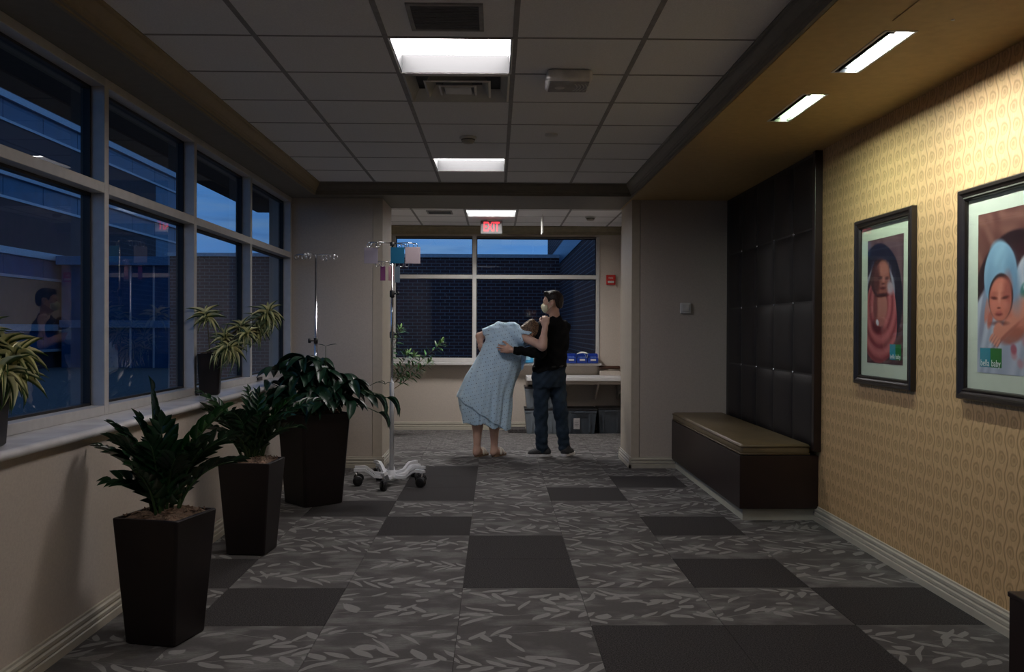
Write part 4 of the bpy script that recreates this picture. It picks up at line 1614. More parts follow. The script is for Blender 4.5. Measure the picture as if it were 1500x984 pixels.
song_plant((-1.895, 6.13, .911), [(-.01, -.05, .52, .115), (.10, .02, .37, .11), (.20, .06, .44, .11), (.33, .12, .50, .125), (.38, .05, .54, .12), (.15, -.06, .30, .13), (.26, -.03, .40, .10), (.10, -.03, .29, .11), (.30, .10, .43, .10)],
           'small brown pot on the window sill with a straggling yellow striped plant', 5)
song_plant((-1.888, 3.42, .911), [(.03, .08, .36, .125), (.11, .03, .33, .12), (.0, -.04, .40, .12), (.10, -.05, .27, .12), (-.02, .14, .30, .11), (.06, .10, .25, .12)],
           'small brown pot with a yellow striped plant on the sill, cut by the left edge', 9)

# ---- narrow leaved plant in the alcove
t = thing('potted_plant', 'tall dark planter with a narrow leaved plant inside the alcove, behind the white stand', 'potted plant', (-1.41, 11.45, 0))
planter(t, .22, .29, .54, .0, .012, .02)
rng = random.Random(31)
for tip, mid in (((.76, -.05, 1.19), (.25, 0, .75)), ((.60, .02, .95), (.25, .05, .66)), ((.24, -.06, 1.36), (.05, 0, .9)), ((.33, .0, 1.05), (.12, .03, .75)), ((.12, .05, 1.28), (.0, .05, .85)), ((.42, -.08, 1.02), (.2, -.05, .7)), ((-.05, .0, 1.25), (-.03, 0, .9))):
    p2, p1 = Vector(tip), Vector(mid)
    pts = bezier(Vector((rng.uniform(-.04, .06), rng.uniform(-.04, .04), .53)), p1, p2, 12)
    br = MB().tube(pts, [.007 - .0004 * i for i in range(13)], 6).build('branch', M_twig, t, True)
    for nm_, m_, lo, hi, cnt in (('foliage', M_far, .40, 1.0, 34), ('tip_foliage', M_fartip, .93, 1.0, 12)):
        fo = MB()
        for k in range(cnt):
            q = lo + (hi - lo) * (k + rng.random()) / cnt
            i = min(int(q * 12), 11)
            p = pts[i].lerp(pts[i + 1], q * 12 - i)
            tan = (pts[i + 1] - pts[i]).normalized()
            a = k * 2.4
            s1 = tan.orthogonal().normalized()
            d = (s1 * math.cos(a) + tan.cross(s1) * math.sin(a)) * .9 + tan * (.5 if nm_ == 'foliage' else 1.0) + Vector((0, 0, -.25))
            M = Matrix.Translation(p) @ frame_to(d, Vector((0, 0, 1)), rng.uniform(-.5, .5))
            L, W = rng.uniform(.09, .14) * (1 if nm_ == 'foliage' else .75), .026
            fo.add([M @ Vector(v) for v in ((0, 0, 0), (L * .4, -W * .5, .004), (L * .4, W * .5, .004), (L * .75, -W * .35, -.004), (L * .75, W * .35, -.004), (L, 0, -.014))], [(0, 1, 2), (1, 3, 4, 2), (3, 5, 4)])
        tag(fo.build(nm_, m_, br, True), kind='stuff')


# ================================================================== STANDS WITH HOOKS
def hook_tree(parent, x, y, z, arms, L=.15):
    """cross arms with open loops, around (x, y, z)"""
    for a in arms:
        d = Vector((math.cos(a), math.sin(a), 0))
        p = Vector((x, y, z))
        hk = MB()
        hk.tube([p, p + d * L * .6 + Vector((0, 0, .006)), p + d * L], .0042, 6)
        for q in (.62, 1.0):
            c = p + d * L * q
            pts = [c + d * (.018 * math.sin(w_)) + Vector((0, 0, -.020 + .020 * math.cos(w_))) for w_ in [PI * 1.75 * k / 12 for k in range(13)]]
            hk.tube(pts, .0032, 6)
        hk.build('hook_arm', M_chrome, parent, True)


def caster(parent, x, y, z_top, r=.042, a=0.0):
    c = MB()
    M = Matrix.Translation((x, y, 0)) @ Matrix.Rotation(a, 4, 'Z')
    for s_ in (-.014, .014):
        c.lathe([(r * .3, -.009), (r * .9, -.009), (r, -.005), (r, .005), (r * .9, .009), (r * .3, .009)], 18, M=M @ Matrix.Translation((-.02, s_, r)) @ Matrix.Rotation(PI / 2, 4, 'X'))
    w_ = c.build('caster', M_black, parent, True)
    f = MB()
    f.tube([M @ Vector((-.02, 0, r)), M @ Vector((-.012, 0, r * 2)), M @ Vector((0, 0, z_top))], .007, 6)
    f.lathe([(.004, -.017), (.012, -.018), (.012, .018), (.004, .017)], 10, M=M @ Matrix.Translation((-.02, 0, r)) @ Matrix.Rotation(PI / 2, 4, 'X'))
    f.build('fork', M_chrome, w_, True)


def white_stand(loc, label, legs, zp, pole_top, chrome_top, arms, armL, R=.31, dz=0.0, group=None, hub=True):
    t = thing('infusion_stand', label, 'infusion stand', loc, group=group)
    for a in legs:
        d = Vector((math.cos(a), math.sin(a), 0))
        s_ = Vector((-d.y, d.x, 0))
        prof = [(0, .078), (.10, .074), (.15, .080), (.215, .130), (.235, .138), (R + .015, .138)]
        vs, fs = [], []
        hw = .021
        for q, (r, z) in enumerate(prof):
            p = d * r
            z += dz
            w_ = hw * (1 - .12 * q / 5)
            vs += [p + s_ * -w_ + Vector((0, 0, z - .012)), p + s_ * w_ + Vector((0, 0, z - .012)), p + s_ * w_ * .75 + Vector((0, 0, z + .012)), p + s_ * -w_ * .75 + Vector((0, 0, z + .012))]
        for q in range(len(prof) - 1):
            for k in range(4):
                fs.append((4 * q + k, 4 * q + (k + 1) % 4, 4 * q + 4 + (k + 1) % 4, 4 * q + 4 + k))
        fs += [(0, 1, 2, 3), tuple(range(4 * len(prof) - 4, 4 * len(prof)))]
        lg = MB().add(vs, fs).build('leg', M_whitemetal, t)
        caster(lg, d.x * R, d.y * R, .128 + dz, .042, a + random.uniform(-.8, .8))
    MB().lathe([(.05, .05 + dz), (.052, .085 + dz), (.03, .10 + dz), (.026, .13 + dz)], 20).build('hub', M_whitemetal, t, True)
    MB().lathe([(.020, .07 + dz), (.020, pole_top), (.017, pole_top + .01)], 18).build('lower_pole', M_whitemetal, t, True)
    MB().lathe([(.0125, pole_top), (.0125, zp), (.008, zp + .005), (.008, chrome_top)], 14).build('upper_pole', M_chrome, t, True)
    MB().lathe([(.018, zp - .03), (.021, zp - .025), (.021, zp + .025), (.016, zp + .03)], 14).tube([(.018, 0, zp), (.045, -.01, zp + .004)], .007, 8).lathe([(.002, 0), (.016, .003), (.016, .016), (.002, .018)], 12, M=Matrix.Translation((.045, -.01, zp + .004)) @ Matrix.Rotation(PI / 2, 4, 'Y')).build('clamp', M_black, t, True)
    MB().lathe([(.017, chrome_top - .035), (.019, chrome_top - .03), (.019, chrome_top - .004), (.012, chrome_top)], 14).build('hook_hub', M_black, t, True)
    hook_tree(t, 0, 0, chrome_top - .012, arms, armL)
    return t


rad = math.radians
sA = (-.896, 7.97, 0)
white_stand(sA, 'front white five legged rolling stand with a tall chrome pole and hooks', [rad(a) for a in (-97, -25, 47, 119, 191)], 1.655, .885, 2.105, [rad(a) for a in (183, 5, 60, 205)], .20, group='nested white rolling stands')
sB = (-.917, 8.16, 0)
white_stand(sB, 'rear white rolling stand nested behind the front one, with lower hooks', [rad(a) for a in (-20, 52, 124, 196)], 1.30, .86, 1.955, [rad(a) for a in (190, 12, 100, 268)], .13, dz=.0, group='nested white rolling stands')


def card(x, y, z, w_, h_, m, yaw, label):
    t = tag(link('hook_card', MB().bbox(-w_ / 2, w_ / 2, -.0012, .0012, -h_, 0, .001).mesh('hook_card'), m, None, (x, y, z)), label, 'card', 'coloured cards on the stand hooks')
    t.rotation_euler = (0, 0, yaw)
    return t


MC = {k: mat('card_' + k, c, .45, var=.03) for k, c in dict(lilac=(.34, .31, .38), teal=(.015, .16, .30), blush=(.42, .35, .38), plum=(.16, .035, .13), rose=(.40, .22, .26), sky=(.22, .30, .36)).items()}
card(-1.078, 7.955, 2.052, .118, .135, MC['lilac'], .05, 'pale lilac card hanging from the left upper hook of the white stand')
card(-.846, 7.93, 2.055, .118, .138, MC['teal'], -.06, 'teal blue card hanging beside the pole of the white stand')
card(-.718, 7.965, 2.06, .130, .142, MC['blush'], .06, 'pale pink card hanging from the right upper hook of the white stand')
card(-.999, 8.155, 1.905, .045, .125, MC['plum'], .3, 'narrow plum card on the lower left hook of the rear stand')
card(-.915, 8.06, 1.90, .05, .125, MC['rose'], .4, 'rose card on the lower hooks just beside the pole')
card(-.872, 8.175, 1.905, .05, .14, MC['sky'], -.4, 'pale blue card on the lower right hook of the rear stand')

t = thing('infusion_stand', 'chrome hook stand behind the largest planter, in front of the left wall', 'infusion stand', (-1.52, 7.80, 0))
for a in (-54, 18, 90, 162, 234):
    d = Vector((math.cos(rad(a)), math.sin(rad(a)), 0))
    lg = MB().tube([Vector((0, 0, .10)), d * .10 + Vector((0, 0, .098)), d * .22 + Vector((0, 0, .078))], [.016, .014, .011], 8).build('leg', M_chrome, t, True)
    caster(lg, d.x * .22, d.y * .22, .076, .036, rad(a))
MB().lathe([(.034, .08), (.036, .12), (.014, .14)], 16).build('hub', M_chrome, t, True)
MB().lathe([(.0135, .12), (.0135, 1.26), (.009, 1.265), (.009, 1.985)], 14).build('pole', M_chrome, t, True)
MB().lathe([(.018, 1.225), (.018, 1.275)], 12).tube([(0, 0, 1.25), (-.04, -.02, 1.25)], .006, 6).lathe([(.002, -.012), (.020, -.010), (.020, .010), (.002, .012)], 14, M=Matrix.Translation((-.048, -.022, 1.25)) @ Matrix.Rotation(PI / 2, 4, 'Y')).build('clamp', M_black, t, True)
hook_tree(t, 0, 0, 1.975, [rad(a) for a in (180, 0, 250, 70)], .165)


# leaves that would poke into the wall, the sill or the glass are taken off
bpy.context.view_layer.update()
for root in [o for o in COL.objects if o.name.startswith('potted_plant')]:
    for br in root.children:
        for lf in list(br.children):
            if not lf.name.startswith('leaf'): continue
            W_ = lf.matrix_world
            for v in lf.data.vertices:
                p = W_ @ v.co
                if (p.x < XL + .006 and p.z < .872) or (p.x < -1.752 and .868 < p.z < .914) or (p.x < -2.058):
                    bpy.data.objects.remove(lf)
                    break

# ================================================================== PEOPLE
def skin_build(c1, c2):
    def b(nt):
        x, y, z = coords(nt, 'Object')
        f = noise(vec(nt, x, y, z), 14.0, 3)
        return dict(color=mixc(f.step(.3, .7), c1, c2), bump=(noise(vec(nt, x, y, z), 220.0, 2), .12))
    return b


M_skin = mat('skin', rough=.5, spec=.4, build=skin_build((.52, .30, .22), (.60, .37, .28)))
M_skin2 = mat('skin_fair', rough=.5, spec=.4, build=skin_build((.58, .36, .28), (.66, .43, .34)))
M_shirt = mat('black_jersey', (.006, .006, .007), .9, spec=.15, var=.2, vs=30, bump=.3, bs=260)


def jeans_build(nt):
    x, y, z = coords(nt, 'Object')
    f = noise(vec(nt, x, y, z), 9.0, 3)
    g = noise(vec(nt, x * 500.0, y * 500.0, z * 120.0), 1.0, 2)
    c = mixc(f.step(.35, .75), (.012, .024, .042), (.040, .066, .10))
    return dict(color=mixc(g.step(.3, .7) * .4, c, (.045, .065, .09)), bump=(g, .3))


M_jeans = mat('blue_denim', rough=.85, spec=.2, build=jeans_build)


def hair_build(c1, c2):
    def b(nt):
        x, y, z = coords(nt, 'Object')
        f = noise(vec(nt, x * 60.0, y * 60.0, z * 22.0), 2.2, 3)
        return dict(color=mixc(f.step(.35, .7), c1, c2), bump=(f, .9))
    return b


M_hair = mat('dark_brown_hair', rough=.5, spec=.4, build=hair_build((.008, .006, .005), (.028, .018, .013)))
M_hair2 = mat('light_brown_hair', rough=.45, spec=.5, build=hair_build((.05, .028, .016), (.26, .16, .09)))


def gown_build(nt):
    x, y, z = coords(nt, 'Object')
    u, v = x + y * .55, z - x * .25
    s_ = .040
    row = (v / s_).floor()
    cu = (u / s_ + row * .5).fract() - .5
    cv = (v / s_).fract() - .5
    d = (cu * cu * 1.6 + cv * cv).sqrt()
    dot = d.step(.17, .09)
    cu2 = (u / s_ + row * .5 + .5).fract() - .5
    d2 = (cu2 * cu2 + cv * cv * 2.0).sqrt()
    dot2 = d2.step(.11, .06)
    f = noise(vec(nt, x, y, z), 12.0, 3)
    base = mixc(f.step(.3, .7), (.53, .74, .92), (.60, .80, .96))
    return dict(color=mixc(dot2 * .6, mixc(dot * .75, base, (.10, .16, .26)), (.22, .34, .46)), bump=(noise(vec(nt, x, y, z), 26.0, 3), .6))


M_gown = mat('pale_blue_print_gown', rough=.85, spec=.2, build=gown_build, sheen=.2)
M_sole = mat('pale_shoe_sole', (.75, .75, .75), .6)
M_shoe = mat('grey_mesh_shoe', (.035, .035, .038), .75, var=.5, vs=120)
M_sandal = mat('cream_sandal_strap', (.78, .73, .64), .6)
M_sandsole = mat('tan_sandal_sole', (.24, .15, .09), .7)
M_fmask = mat('pale_yellow_mask', (.72, .70, .50), .85, var=.04, bump=.3, bs=120)
M_band = MATS['white_plastic']


def A(*p):
    return np.array(p, float)


def unit(v):
    v = A(*v)
    return v / np.linalg.norm(v)


def hframe(fwd, up):
    f = unit(fwd)
    u = A(*up)
    u = unit(u - f * (u @ f))
    return f, np.cross(u, f), u       # forward, left, up


def head(S_, c, fwd, up, k=.022):
    f, s, u = hframe(fwd, up)
    R_ = np.stack([f, s, u], 1)
    P = lambda a, b, d: A(*c) + f * a + s * b + u * d
    S_.ell(P(-.012, 0, .028), (.098, .077, .088), R_, k)
    S_.ell(P(.022, 0, -.035), (.070, .061, .082), R_, .03)
    S_.ell(P(.056, 0, -.098), (.030, .028, .022), R_, .03)
    for q in (-1, 1):
        S_.cap(P(.0, .052 * q, -.055), P(.05, .022 * q, -.096), .018, .014, .03)
        S_.ell(P(.060, .038 * q, -.030), (.026, .024, .022), R_, .02)
    S_.cap(P(.078, -.034, .014), P(.078, .034, .014), .014, .014, .02)
    S_.cap(P(.090, 0, .002), P(.112, 0, -.034), .008, .011, .012)
    for q in (-1, 1):
        S_.ell(P(.100, .010 * q, -.040), (.012, .008, .008), R_, .008)
        S_.ell(P(.094, .031 * q, -.004), (.016, .016, .010), R_, .012, True)
        S_.ell(P(.080, .031 * q, -.004), (.013, .013, .011), R_, .004)
        S_.ell(P(-.018, .083 * q, -.010), (.021, .010, .033), R_, .008)
        S_.ell(P(-.012, .093 * q, -.008), (.010, .006, .018), R_, .006, True)
    S_.cap(P(.091, -.018, -.064), P(.091, .018, -.064), .007, .007, .008)
    S_.cap(P(.088, -.016, -.076), P(.088, .016, -.076), .008, .008, .008)
    return P, R_


def hand(S_, w, d, n, left, curl=(25, 30, 20), spread=1.0, tcurl=.2):
    d = unit(d)
    n = A(*n)
    n = unit(n - d * (n @ d))
    s = np.cross(d, n) * (-1 if left else 1)      # towards the thumb
    w = A(*w)
    R_ = np.stack([d, s, n], 1)
    S_.cap(w - d * .03, w + d * .012, .026, .025, .015)
    S_.ell(w + d * .050, (.052, .042, .018), R_, .014)
    S_.ell(w + d * .030 + s * .024 + n * .008, (.034, .020, .017), R_, .012)
    for q, (o_, L) in enumerate(((.031, .074), (.0105, .083), (-.0105, .078), (-.031, .061))):
        p = w + d * (.092 - abs(o_ - .008) * .25) + s * o_
        dirv = unit(d + s * o_ * 2.2 * spread)
        a = 0
        r = .0102 if q < 3 else .0088
        for seg, fr in enumerate((.44, .31, .25)):
            a += math.radians(curl[seg] + 4 * q)
            v = dirv * math.cos(a) + n * math.sin(a)
            p2 = p + v * L * fr
            S_.cap(p, p2, r, r * .9, .005)
            p, r = p2, r * .9
    p = w + d * .022 + s * .030
    for L, k in ((.040, .25), (.034, tcurl), (.026, tcurl * 1.6)):
        v = unit(d * .75 + s * (.75 - k) + n * k)
        p2 = p + v * L
        S_.cap(p, p2, .0125, .0105, .008)
        p = p2


def plane_cut(S_, c, n, rad_):
    c, n = A(*c), unit(n)
    sl, x, y, z = S_.sub(c - rad_, c + rad_)
    d = ((x - c[0]) * n[0] + (y - c[1]) * n[1] + (z - c[2]) * n[2]).astype(np.float32)
    r = np.sqrt((x - c[0]) ** 2 + (y - c[1]) ** 2 + (z - c[2]) ** 2)
    S_.D[sl] = np.where(r < rad_, np.maximum(S_.D[sl], d), S_.D[sl])


def part(S_, name, m, root, relax=2):
    return link(name, S_.mesh(name, tuple(root.location), relax), m, root)


def sole(root, name, m, a, b, wa, wb, z0, z1):
    """shoe sole outline from heel a to toe b"""
    a, b = Vector((a[0], a[1], 0)), Vector((b[0], b[1], 0))
    d = (b - a).normalized()
    s = Vector((-d.y, d.x, 0))
    L = (b - a).length
    pr = []
    for t, w_ in ((0, .0), (.02, .55), (.08, .85), (.25, .95), (.45, .85), (.7, 1.0), (.88, .85), (.97, .5), (1, 0)):
        pr.append((t, w_ * (wa + (wb - wa) * t)))
    out = [a + d * L * t + s * w_ for t, w_ in pr] + [a + d * L * t - s * w_ for t, w_ in pr[-2:0:-1]]
    o = root.location
    mb = MB().extrude([(p.x - o.x, p.y - o.y) for p in out], 'z', z0, z1)
    return mb.build(name, m, root)


# ------------------------------------------------------------------ the man
man = thing('person', 'man in black shirt, blue jeans and pale face mask holding the leaning person', 'person', (.60, 9.80, 0))
MC_ = (.606, 9.80, 1.646)
MF, MU = (-.965, .24, -.06), (0, 0, 1)
LSH, LEL, LWR = A(.495, 9.665, 1.375), A(.470, 9.545, 1.105), A(.185, 9.488, 1.135)
RSH, REL, RWR = A(.735, 9.905, 1.375), A(.56, 10.05, 1.12), A(.33, 9.98, 1.12)
MCT = {'h': (A(.495, 9.77, .86), A(.487, 9.765, .46), A(.500, 9.785, .085)), 'r': (A(.650, 9.83, .86), A(.702, 9.82, .46), A(.742, 9.83, .085))}
B = SDF((.0, 9.35, 0.0), (1.0, 10.2, 1.82), .005)
B.slices([(1.43, .62, 9.79, .12, .075), (1.36, .617, 9.79, .18, .10), (1.25, .61, 9.79, .185, .12), (1.1, .595, 9.79, .165, .115), (.98, .58, 9.79, .165, .12), (.86, .572, 9.80, .165, .13), (.80, .572, 9.80, .14, .12)], yaw=rad(45))
for k_ in MCT:
    hp, kn, an = MCT[k_]
    B.chain([hp, kn, an], [.078, .052, .036], .03)
B.cap((.500, 9.785, .06), (.40, 9.775, .035), .034, .028, .02)
B.cap((.742, 9.83, .06), (.81, 9.93, .035), .034, .028, .02)
B.chain([LSH, LEL, LWR], [.052, .040, .026], .025)
B.chain([RSH, REL, RWR], [.052, .040, .026], .025)
B.cap((.645, 9.81, 1.40), (.622, 9.80, 1.56), .060, .054, .03)
hand(B, LWR + A(-.012, .004, .002), (-1, .0, .12), (.05, 1, -.05), True, curl=(14, 18, 16), tcurl=.25)
hand(B, RWR, (-1, -.15, .05), (0, -1, 0), False, curl=(20, 20, 20))
MP, MR = head(B, MC_, MF, MU)
part(B, 'body', M_skin, man)
f_, s_, u_ = [MR[:, i] for i in range(3)]


def hair_short(S_):
    S_.ell(MP(-.014, 0, .032), (.107, .086, .094), MR, .0)
    S_.ell(MP(-.045, 0, -.01), (.072, .072, .085), MR, .02)
    S_.cap(MP(.055, -.03, .098), MP(.062, .03, .098), .020, .020, .03)

    def fn(x, y, z):
        dx, dy, dz = x - MC_[0], y - MC_[1], z - MC_[2]
        f = dx * f_[0] + dy * f_[1] + dz * f_[2]
        u = dx * u_[0] + dy * u_[1] + dz * u_[2]
        h = np.interp(f, [-.13, -.06, -.046, -.040, .010, .014, .030, .036, .060, .12], [-.078, -.070, -.040, .020, .020, -.012, -.005, .030, .060, .072])
        return h - u
    S_.clip(fn)
    S_.warp(lambda x, y, z: .0022 * np.sin(x * 300 + z * 90) * np.sin(y * 270 + z * 140))


Hm = SDF((.44, 9.64, 1.50), (.80, 9.96, 1.82), .004)
hair_short(Hm)
part(Hm, 'hair', M_hair, man, 1)
K = SDF((.44, 9.68, 1.48), (.66, 9.94, 1.66), .004)
K.ell(MP(.070, 0, -.060), (.050, .058, .058), MR, .0)
K.ell(MP(.102, 0, -.040), (.022, .022, .020), MR, .02)
K.cap(MP(.06, -.045, -.06), MP(.06, .045, -.06), .035, .035, .02)
K.clip(lambda x, y, z: ((x - MC_[0]) * -f_[0] + (y - MC_[1]) * -f_[1] + (z - MC_[2]) * -f_[2]) + .040)
K.warp(lambda x, y, z: .0015 * np.sin(z * 420))
mk = part(K, 'face_mask', M_fmask, man, 1)
o_ = Vector(man.location)
for q in (-1, 1):
    for e, g in ((-.022, .018), (-.092, -.036)):
        pts = [Vector(MP(.052, .056 * q, e)) - o_, Vector(MP(.02, .078 * q, (e + g) / 2)) - o_, Vector(MP(-.026, .094 * q, g)) - o_]
        MB().tube(pts, .0022, 5).build('ear_loop', M_fmask, man, True)
    ey = MB()
    ey.lathe([(.001, -.0115), (.008, -.008), (.0115, 0), (.008, .008), (.001, .0115)], 12, M=Matrix.Translation(Vector(MP(.0815, .031 * q, -.004)) - o_) @ Matrix(MR.tolist()).to_4x4() @ Matrix.Rotation(PI / 2, 4, 'Y'))
    ey.build('eye', mat('eye_dark', (.03, .02, .015), .2), man, True)
    MB().tube([Vector(MP(.090, .014 * q, .018)) - o_, Vector(MP(.088, .032 * q, .024)) - o_, Vector(MP(.074, .050 * q, .018)) - o_], [.004, .0045, .0025], 6).build('eyebrow', M_hair, man, True)

H = SDF((.12, 9.38, .80), (.95, 10.18, 1.55), .005)
H.slices([(1.475, .632, 9.80, .072, .066), (1.445, .625, 9.80, .125, .085), (1.40, .618, 9.79, .185, .108), (1.30, .616, 9.79, .205, .135), (1.20, .609, 9.79, .203, .142), (1.10, .597, 9.79, .195, .140), (1.0, .585, 9.79, .192, .145), (.93, .580, 9.795, .197, .150), (.86, .575, 9.80, .197, .152)], yaw=rad(45))
H.chain([LSH, LEL], [.078, .058], .03)
H.cap(LEL, LWR + A(.02, 0, 0), .058, .042, .02)
H.chain([RSH, REL, RWR], [.078, .058, .042], .03)
H.cap((.645, 9.81, 1.44), (.637, 9.805, 1.475), .068, .064, .02)
H.warp(lambda x, y, z: .0040 * np.sin(z * 55 + x * 38 + 1.2 * np.sin(x * 22)) * np.clip((1.36 - z) * 4, 0, 1) + .003 * np.sin(x * 75 - z * 40))
H.clip(lambda x, y, z: (.885 + (x - .4) * .20 + .006 * np.sin(x * 30 + y * 20)) - z)
plane_cut(H, LWR + A(.0, 0, 0), (-1, 0, .1), .07)
H.cap((.637, 9.805, 1.46), (.625, 9.80, 1.60), .058, .060, .004, True)
shirt = part(H, 'shirt', M_shirt, man)

J = SDF((.33, 9.60, .02), (.90, 10.02, 1.02), .005)
J.slices([(1.0, .585, 9.795, .180, .135), (.94, .580, 9.795, .186, .142), (.88, .572, 9.80, .190, .148), (.80, .572, 9.80, .186, .145), (.74, .572, 9.80, .165, .13)], k=.03, yaw=rad(42))
for k_, rr in (('h', (.098, .080, .072, .064, .067)), ('r', (.100, .084, .074, .062, .064))):
    hp, kn, an = MCT[k_]
    J.chain([hp - A(0, 0, .02), (hp + kn) / 2, kn, (kn + an) / 2, an + A(0, 0, .005)], rr, .035)
J.warp(lambda x, y, z: (.0045 * np.sin(z * 95 + x * 40 + 1.5 * np.sin(x * 30)) * np.clip((.32 - z) * 4.5, .1, 1) + .003 * np.sin(z * 60 - x * 70)) * 1.0)
J.clip(lambda x, y, z: (.045 + .006 * np.sin(x * 60)) - z)
jn = part(J, 'jeans', M_jeans, man)
JP = SDF((.33, 9.60, .60), (.90, 10.02, 1.0), .005)
for sx, n_ in ((-1, 0), (1, 1)):        # back pockets
    cx, cy = .572 + sx * .075, 9.66 + (.035 if sx > 0 else .005)
    p0 = Vector((cx, cy, .83)) - o_
MB().tube([Vector((.40, 9.70, .955)) - o_, Vector((.50, 9.635, .955)) - o_, Vector((.60, 9.63, .96)) - o_, Vector((.70, 9.70, .965)) - o_, Vector((.755, 9.80, .97)) - o_], .010, 6).build('belt', M_black, man, True)


def shoe(root, heel, toe):
    heel, toe = A(*heel), A(*toe)
    d = unit(toe - heel)
    S_ = SDF(np.minimum(heel, toe) - A(.09, .09, .05), np.maximum(heel, toe) + A(.09, .09, .15), .005)
    S_.cap(heel + d * .04 + A(0, 0, .045), toe - d * .05 + A(0, 0, .030), .042, .038, .02)
    S_.cap(heel + d * .045 + A(0, 0, .05), heel + d * .07 + A(0, 0, .095), .042, .046, .03)
    S_.cap(heel + d * .09 + A(0, 0, .075), toe - d * .09 + A(0, 0, .04), .036, .034, .03)
    S_.clip(lambda x, y, z: .022 - z)
    part(S_, 'shoe', M_shoe, root)
    sole(root, 'shoe_sole', M_sole, heel - d * .008, toe + d * .004, .040, .049, 0, .026)


shoe(man, (.592, 9.792, 0), (.335, 9.765, 0))
shoe(man, (.728, 9.765, 0), (.845, 9.985, 0))

# ------------------------------------------------------------------ the leaning woman
wom = thing('person', 'person in pale blue patterned hospital gown and sandals, bent over against the man', 'person', (-.06, 9.74, 0))
LS, LE, LW = A(-.05, 9.75, 1.325), A(-.170, 9.80, 1.275), A(-.150, 9.72, 1.150)
RS, RE, RW = A(.235, 9.63, 1.300), A(.482, 9.435, 1.178), A(.512, 9.475, 1.375)
WF, WU = (.55, .42, -.72), (.80, .02, .60)
WC = (.368, 9.655, 1.315)
B = SDF((-.50, 9.30, 0.0), (.66, 10.10, 1.56), .005)
B.chain([A(-.05, 9.76, .86), A(.02, 9.75, 1.02), A(.11, 9.74, 1.18), A(.18, 9.71, 1.29)], [.125, .115, .125, .105], .06)
B.cap(A(-.02, 9.75, 1.31), A(.22, 9.66, 1.30), .065, .065, .05)
for hp, kn, an, ft in ((A(-.13, 9.75, .82), A(-.185, 9.75, .46), A(-.192, 9.735, .085), A(-.115, 9.86, .03)), (A(.03, 9.76, .82), A(-.008, 9.77, .46), A(-.008, 9.755, .085), A(.075, 9.865, .03))):
    B.chain([hp, kn], [.095, .058], .04)
    B.cap(kn, kn + (an - kn) * .35 + A(.0, -.012, 0), .052, .054, .03)
    B.cap(kn + (an - kn) * .35 + A(.0, -.012, 0), an, .054, .034, .03)
    hl = an + unit(an - ft) * A(1, 1, 0) * .020 + A(0, 0, -.050)
    B.cap(an, hl + A(0, 0, .006), .034, .030, .02)
    B.cap(an + A(0, 0, -.02), ft, .034, .026, .025)
    B.cap(hl + A(0, 0, .004), ft, .028, .026, .02)
    dd = unit(ft - an * A(1, 1, 0))
    for q in range(5):
        sd = np.cross(A(0, 0, 1), unit((ft - an) * A(1, 1, 0)))
        p = ft + sd * (q - 2) * .012
        B.cap(p, p + unit((ft - an) * A(1, 1, 0)) * (.035 - .003 * abs(q - 1)) + A(0, 0, -.008), .0105, .008, .004)
B.chain([LS, LE, LW], [.048, .038, .026], .025)
B.chain([RS, RE, RW], [.050, .043, .028], .025)
B.cap(RE, RE + (RW - RE) * .35, .041, .043, .02)
hand(B, LW, (.35, .55, -.7), (.6, -.4, -.1), True, curl=(15, 20, 15))
hand(B, RW + A(.003, .004, .01), (.05, .22, 1), (.15, 1, -.15), False, curl=(48, 55, 35), tcurl=.55)
B.cap(A(.19, 9.70, 1.30), A(.32, 9.67, 1.31), .055, .050, .03)
WP, WR = head(B, WC, WF, WU)
part(B, 'body', M_skin2, wom)
o_ = Vector(wom.location)
wf, ws, wu = [WR[:, i] for i in range(3)]
Hw = SDF((.16, 9.46, 1.18), (.56, 9.86, 1.54), .004)
Hw.ell(WP(-.016, 0, .030), (.112, .090, .098), WR, .0)
Hw.ell(WP(-.050, 0, -.03), (.072, .075, .075), WR, .02)
Hw.ell(WP(-.085, -.015, .070), (.048, .050, .046), WR, .010)
Hw.cap(WP(-.06, .03, .08), WP(-.10, -.04, .05), .022, .020, .008)
Hw.cap(WP(.0, .07, .0), WP(.03, .066, -.08), .022, .010, .02)
Hw.cap(WP(-.07, .05, -.05), WP(-.05, .06, -.13), .018, .006, .015)


def hl_(x, y, z):
    dx, dy, dz = x - WC[0], y - WC[1], z - WC[2]
    f = dx * wf[0] + dy * wf[1] + dz * wf[2]
    u = dx * wu[0] + dy * wu[1] + dz * wu[2]
    return np.interp(f, [-.2, -.06, .0, .03, .05, .075, .12], [-.20, -.16, -.10, -.09, .04, .075, .09]) - u


Hw.clip(hl_)
Hw.warp(lambda x, y, z: .0022 * np.sin((x * .5 + z * .85) * 330 + 3 * np.sin(x * 40 + y * 30)) + .0015 * np.sin(y * 190 + x * 60))
part(Hw, 'hair', M_hair2, wom, 1)

GR = [(1.425, .128, 9.735, .080, .060), (1.40, .110, 9.735, .125, .090), (1.367, .105, 9.735, .165, .120), (1.30, .105, 9.735, .205, .150), (1.222, .095, 9.735, .215, .165), (1.15, .080, 9.738, .235, .170), (1.078, .065, 9.742, .243, .172),
      (.97, .020, 9.75, .262, .178), (.861, -.033, 9.755, .280, .185), (.752, -.080, 9.757, .290, .188), (.643, -.122, 9.757, .300, .190), (.52, -.115, 9.757, .290, .188), (.40, -.10, 9.757, .270, .182), (.29, -.085, 9.757, .250, .175)]


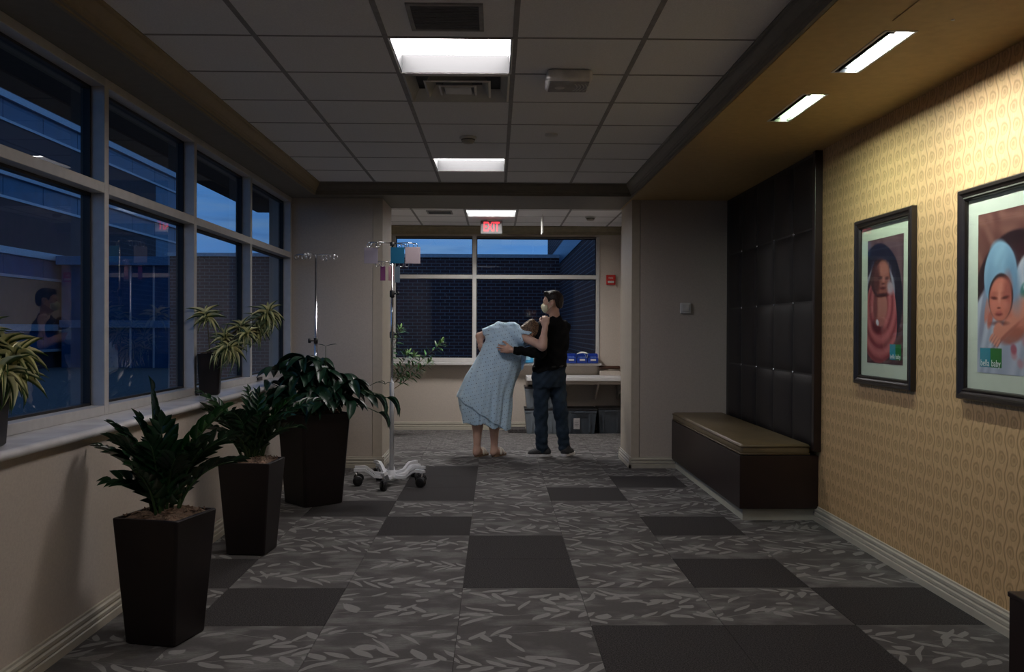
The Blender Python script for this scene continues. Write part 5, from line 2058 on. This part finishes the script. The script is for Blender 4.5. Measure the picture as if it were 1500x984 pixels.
def folds(x, y, z):
    a = np.arctan2(y - 9.75, x + .05)
    low = np.clip((1.15 - z) * 1.6, 0, 1)
    d = .012 * low * np.sin(a * 8 + z * 3.5 + 1.3 * np.sin(z * 7)) + .006 * low * np.sin(a * 17 - z * 9)
    up = np.clip((z - .95) * 3, 0, 1)
    d = d + .010 * up * (np.abs(np.sin((x * .95 - z * .45) * 17 + 1.4 * np.sin(z * 9 + y * 6))) - .5) + .003 * up * np.sin((x * .6 + z) * 47 + 3 * np.sin(x * 11 + y * 9))
    return d


G = SDF((-.52, 9.40, .26), (.52, 10.06, 1.50), .006)
G.slices(GR, k=.01, p=2.2)
G.cap((.20, 9.66, 1.31), (.355, 9.575, 1.245), .088, .088, .04)
G.cap((-.03, 9.745, 1.335), (-.125, 9.775, 1.315), .062, .055, .03)
G.cap((.02, 9.71, 1.385), (.22, 9.66, 1.375), .040, .040, .03)       # gathered yoke over the shoulders
G.warp(folds)
plane_cut(G, (.335, 9.575, 1.238), (.80, -.28, -.52), .16)
plane_cut(G, (-.128, 9.775, 1.312), (-1, .2, -.25), .09)
G.cap(RS + (RE - RS) * .25, RE, .060, .056, .004, True)
G.cap(LS + (LE - LS) * .4, LE, .046, .042, .004, True)
hem = lambda x: .640 - (x + .42) * .66
G.clip(lambda x, y, z: np.maximum(hem(x) + .008 * np.sin(x * 45), .288 + .006 * np.sin(x * 70 + y * 40)) - z)
part(G, 'gown', M_gown, wom)
G2 = SDF((-.46, 9.44, .26), (.30, 10.02, .86), .006)
G2.slices([(z, cx - .004, cy, a - .020, b - .018) for z, cx, cy, a, b in GR if z < .9], k=.01, p=2.2)
G2.warp(lambda x, y, z: folds(x, y, z) * 1.0)
G2.clip(lambda x, y, z: np.maximum((.352 - np.clip(x + .12, 0, .12) * .35 + .012 * np.sin(x * 38 + y * 15)), z - .80) - z)
part(G2, 'under_gown', M_gown, wom)
# the loose side tie flap of the gown
fl = MB()
N_ = 7
vs, fs = [], []
for i in range(N_):
    for j in range(N_):
        u, v = i / (N_ - 1), j / (N_ - 1)
        x = .27 + u * .085 * (1 - v * .75)
        vs.append((x - o_.x, 9.62 - .03 * u + .010 * math.sin(u * 9 + v * 4) - o_.y, 1.16 - v * .24 + .02 * u))
for i in range(N_ - 1):
    for j in range(N_ - 1):
        fs.append((i * N_ + j, i * N_ + j + 1, (i + 1) * N_ + j + 1, (i + 1) * N_ + j))
fo = fl.add(vs, fs).build('gown_flap', M_gown, wom, True)
md = fo.modifiers.new('thick', 'SOLIDIFY')
md.thickness = .004
for hl, toe in (((-.205, 9.712), (-.085, 9.905)), ((-.024, 9.732), (.108, 9.91))):
    sole(wom, 'sandal_sole', M_sandsole, hl, toe, .036, .044, 0, .022)
    hl, toe = Vector((*hl, 0)), Vector((*toe, 0))
    d = (toe - hl).normalized()
    s = Vector((-d.y, d.x, 0))
    for q in (-1, 1):
        pts = []
        for k in range(9):
            t = k / 8
            c = hl.lerp(toe, .40 + .26 * t)
            w_ = (1 - 2 * t) * q
            pts.append(c + s * w_ * .047 + Vector((0, 0, .020 + .062 * math.sin(PI * t) ** .7)) - o_)
        MB().tube(pts, .014, 6).build('sandal_strap', M_sandal, wom, True)
MB().lathe([(.031, -.009), (.034, -.006), (.034, .006), (.031, .009)], 16, M=Matrix.Translation(Vector(LW * .8 + LE * .2) - o_) @ frame_to(Vector(LE - LW), Vector((0, 1, 0))) @ Matrix.Rotation(PI / 2, 4, 'Y')).build('wristband', M_band, wom, True)
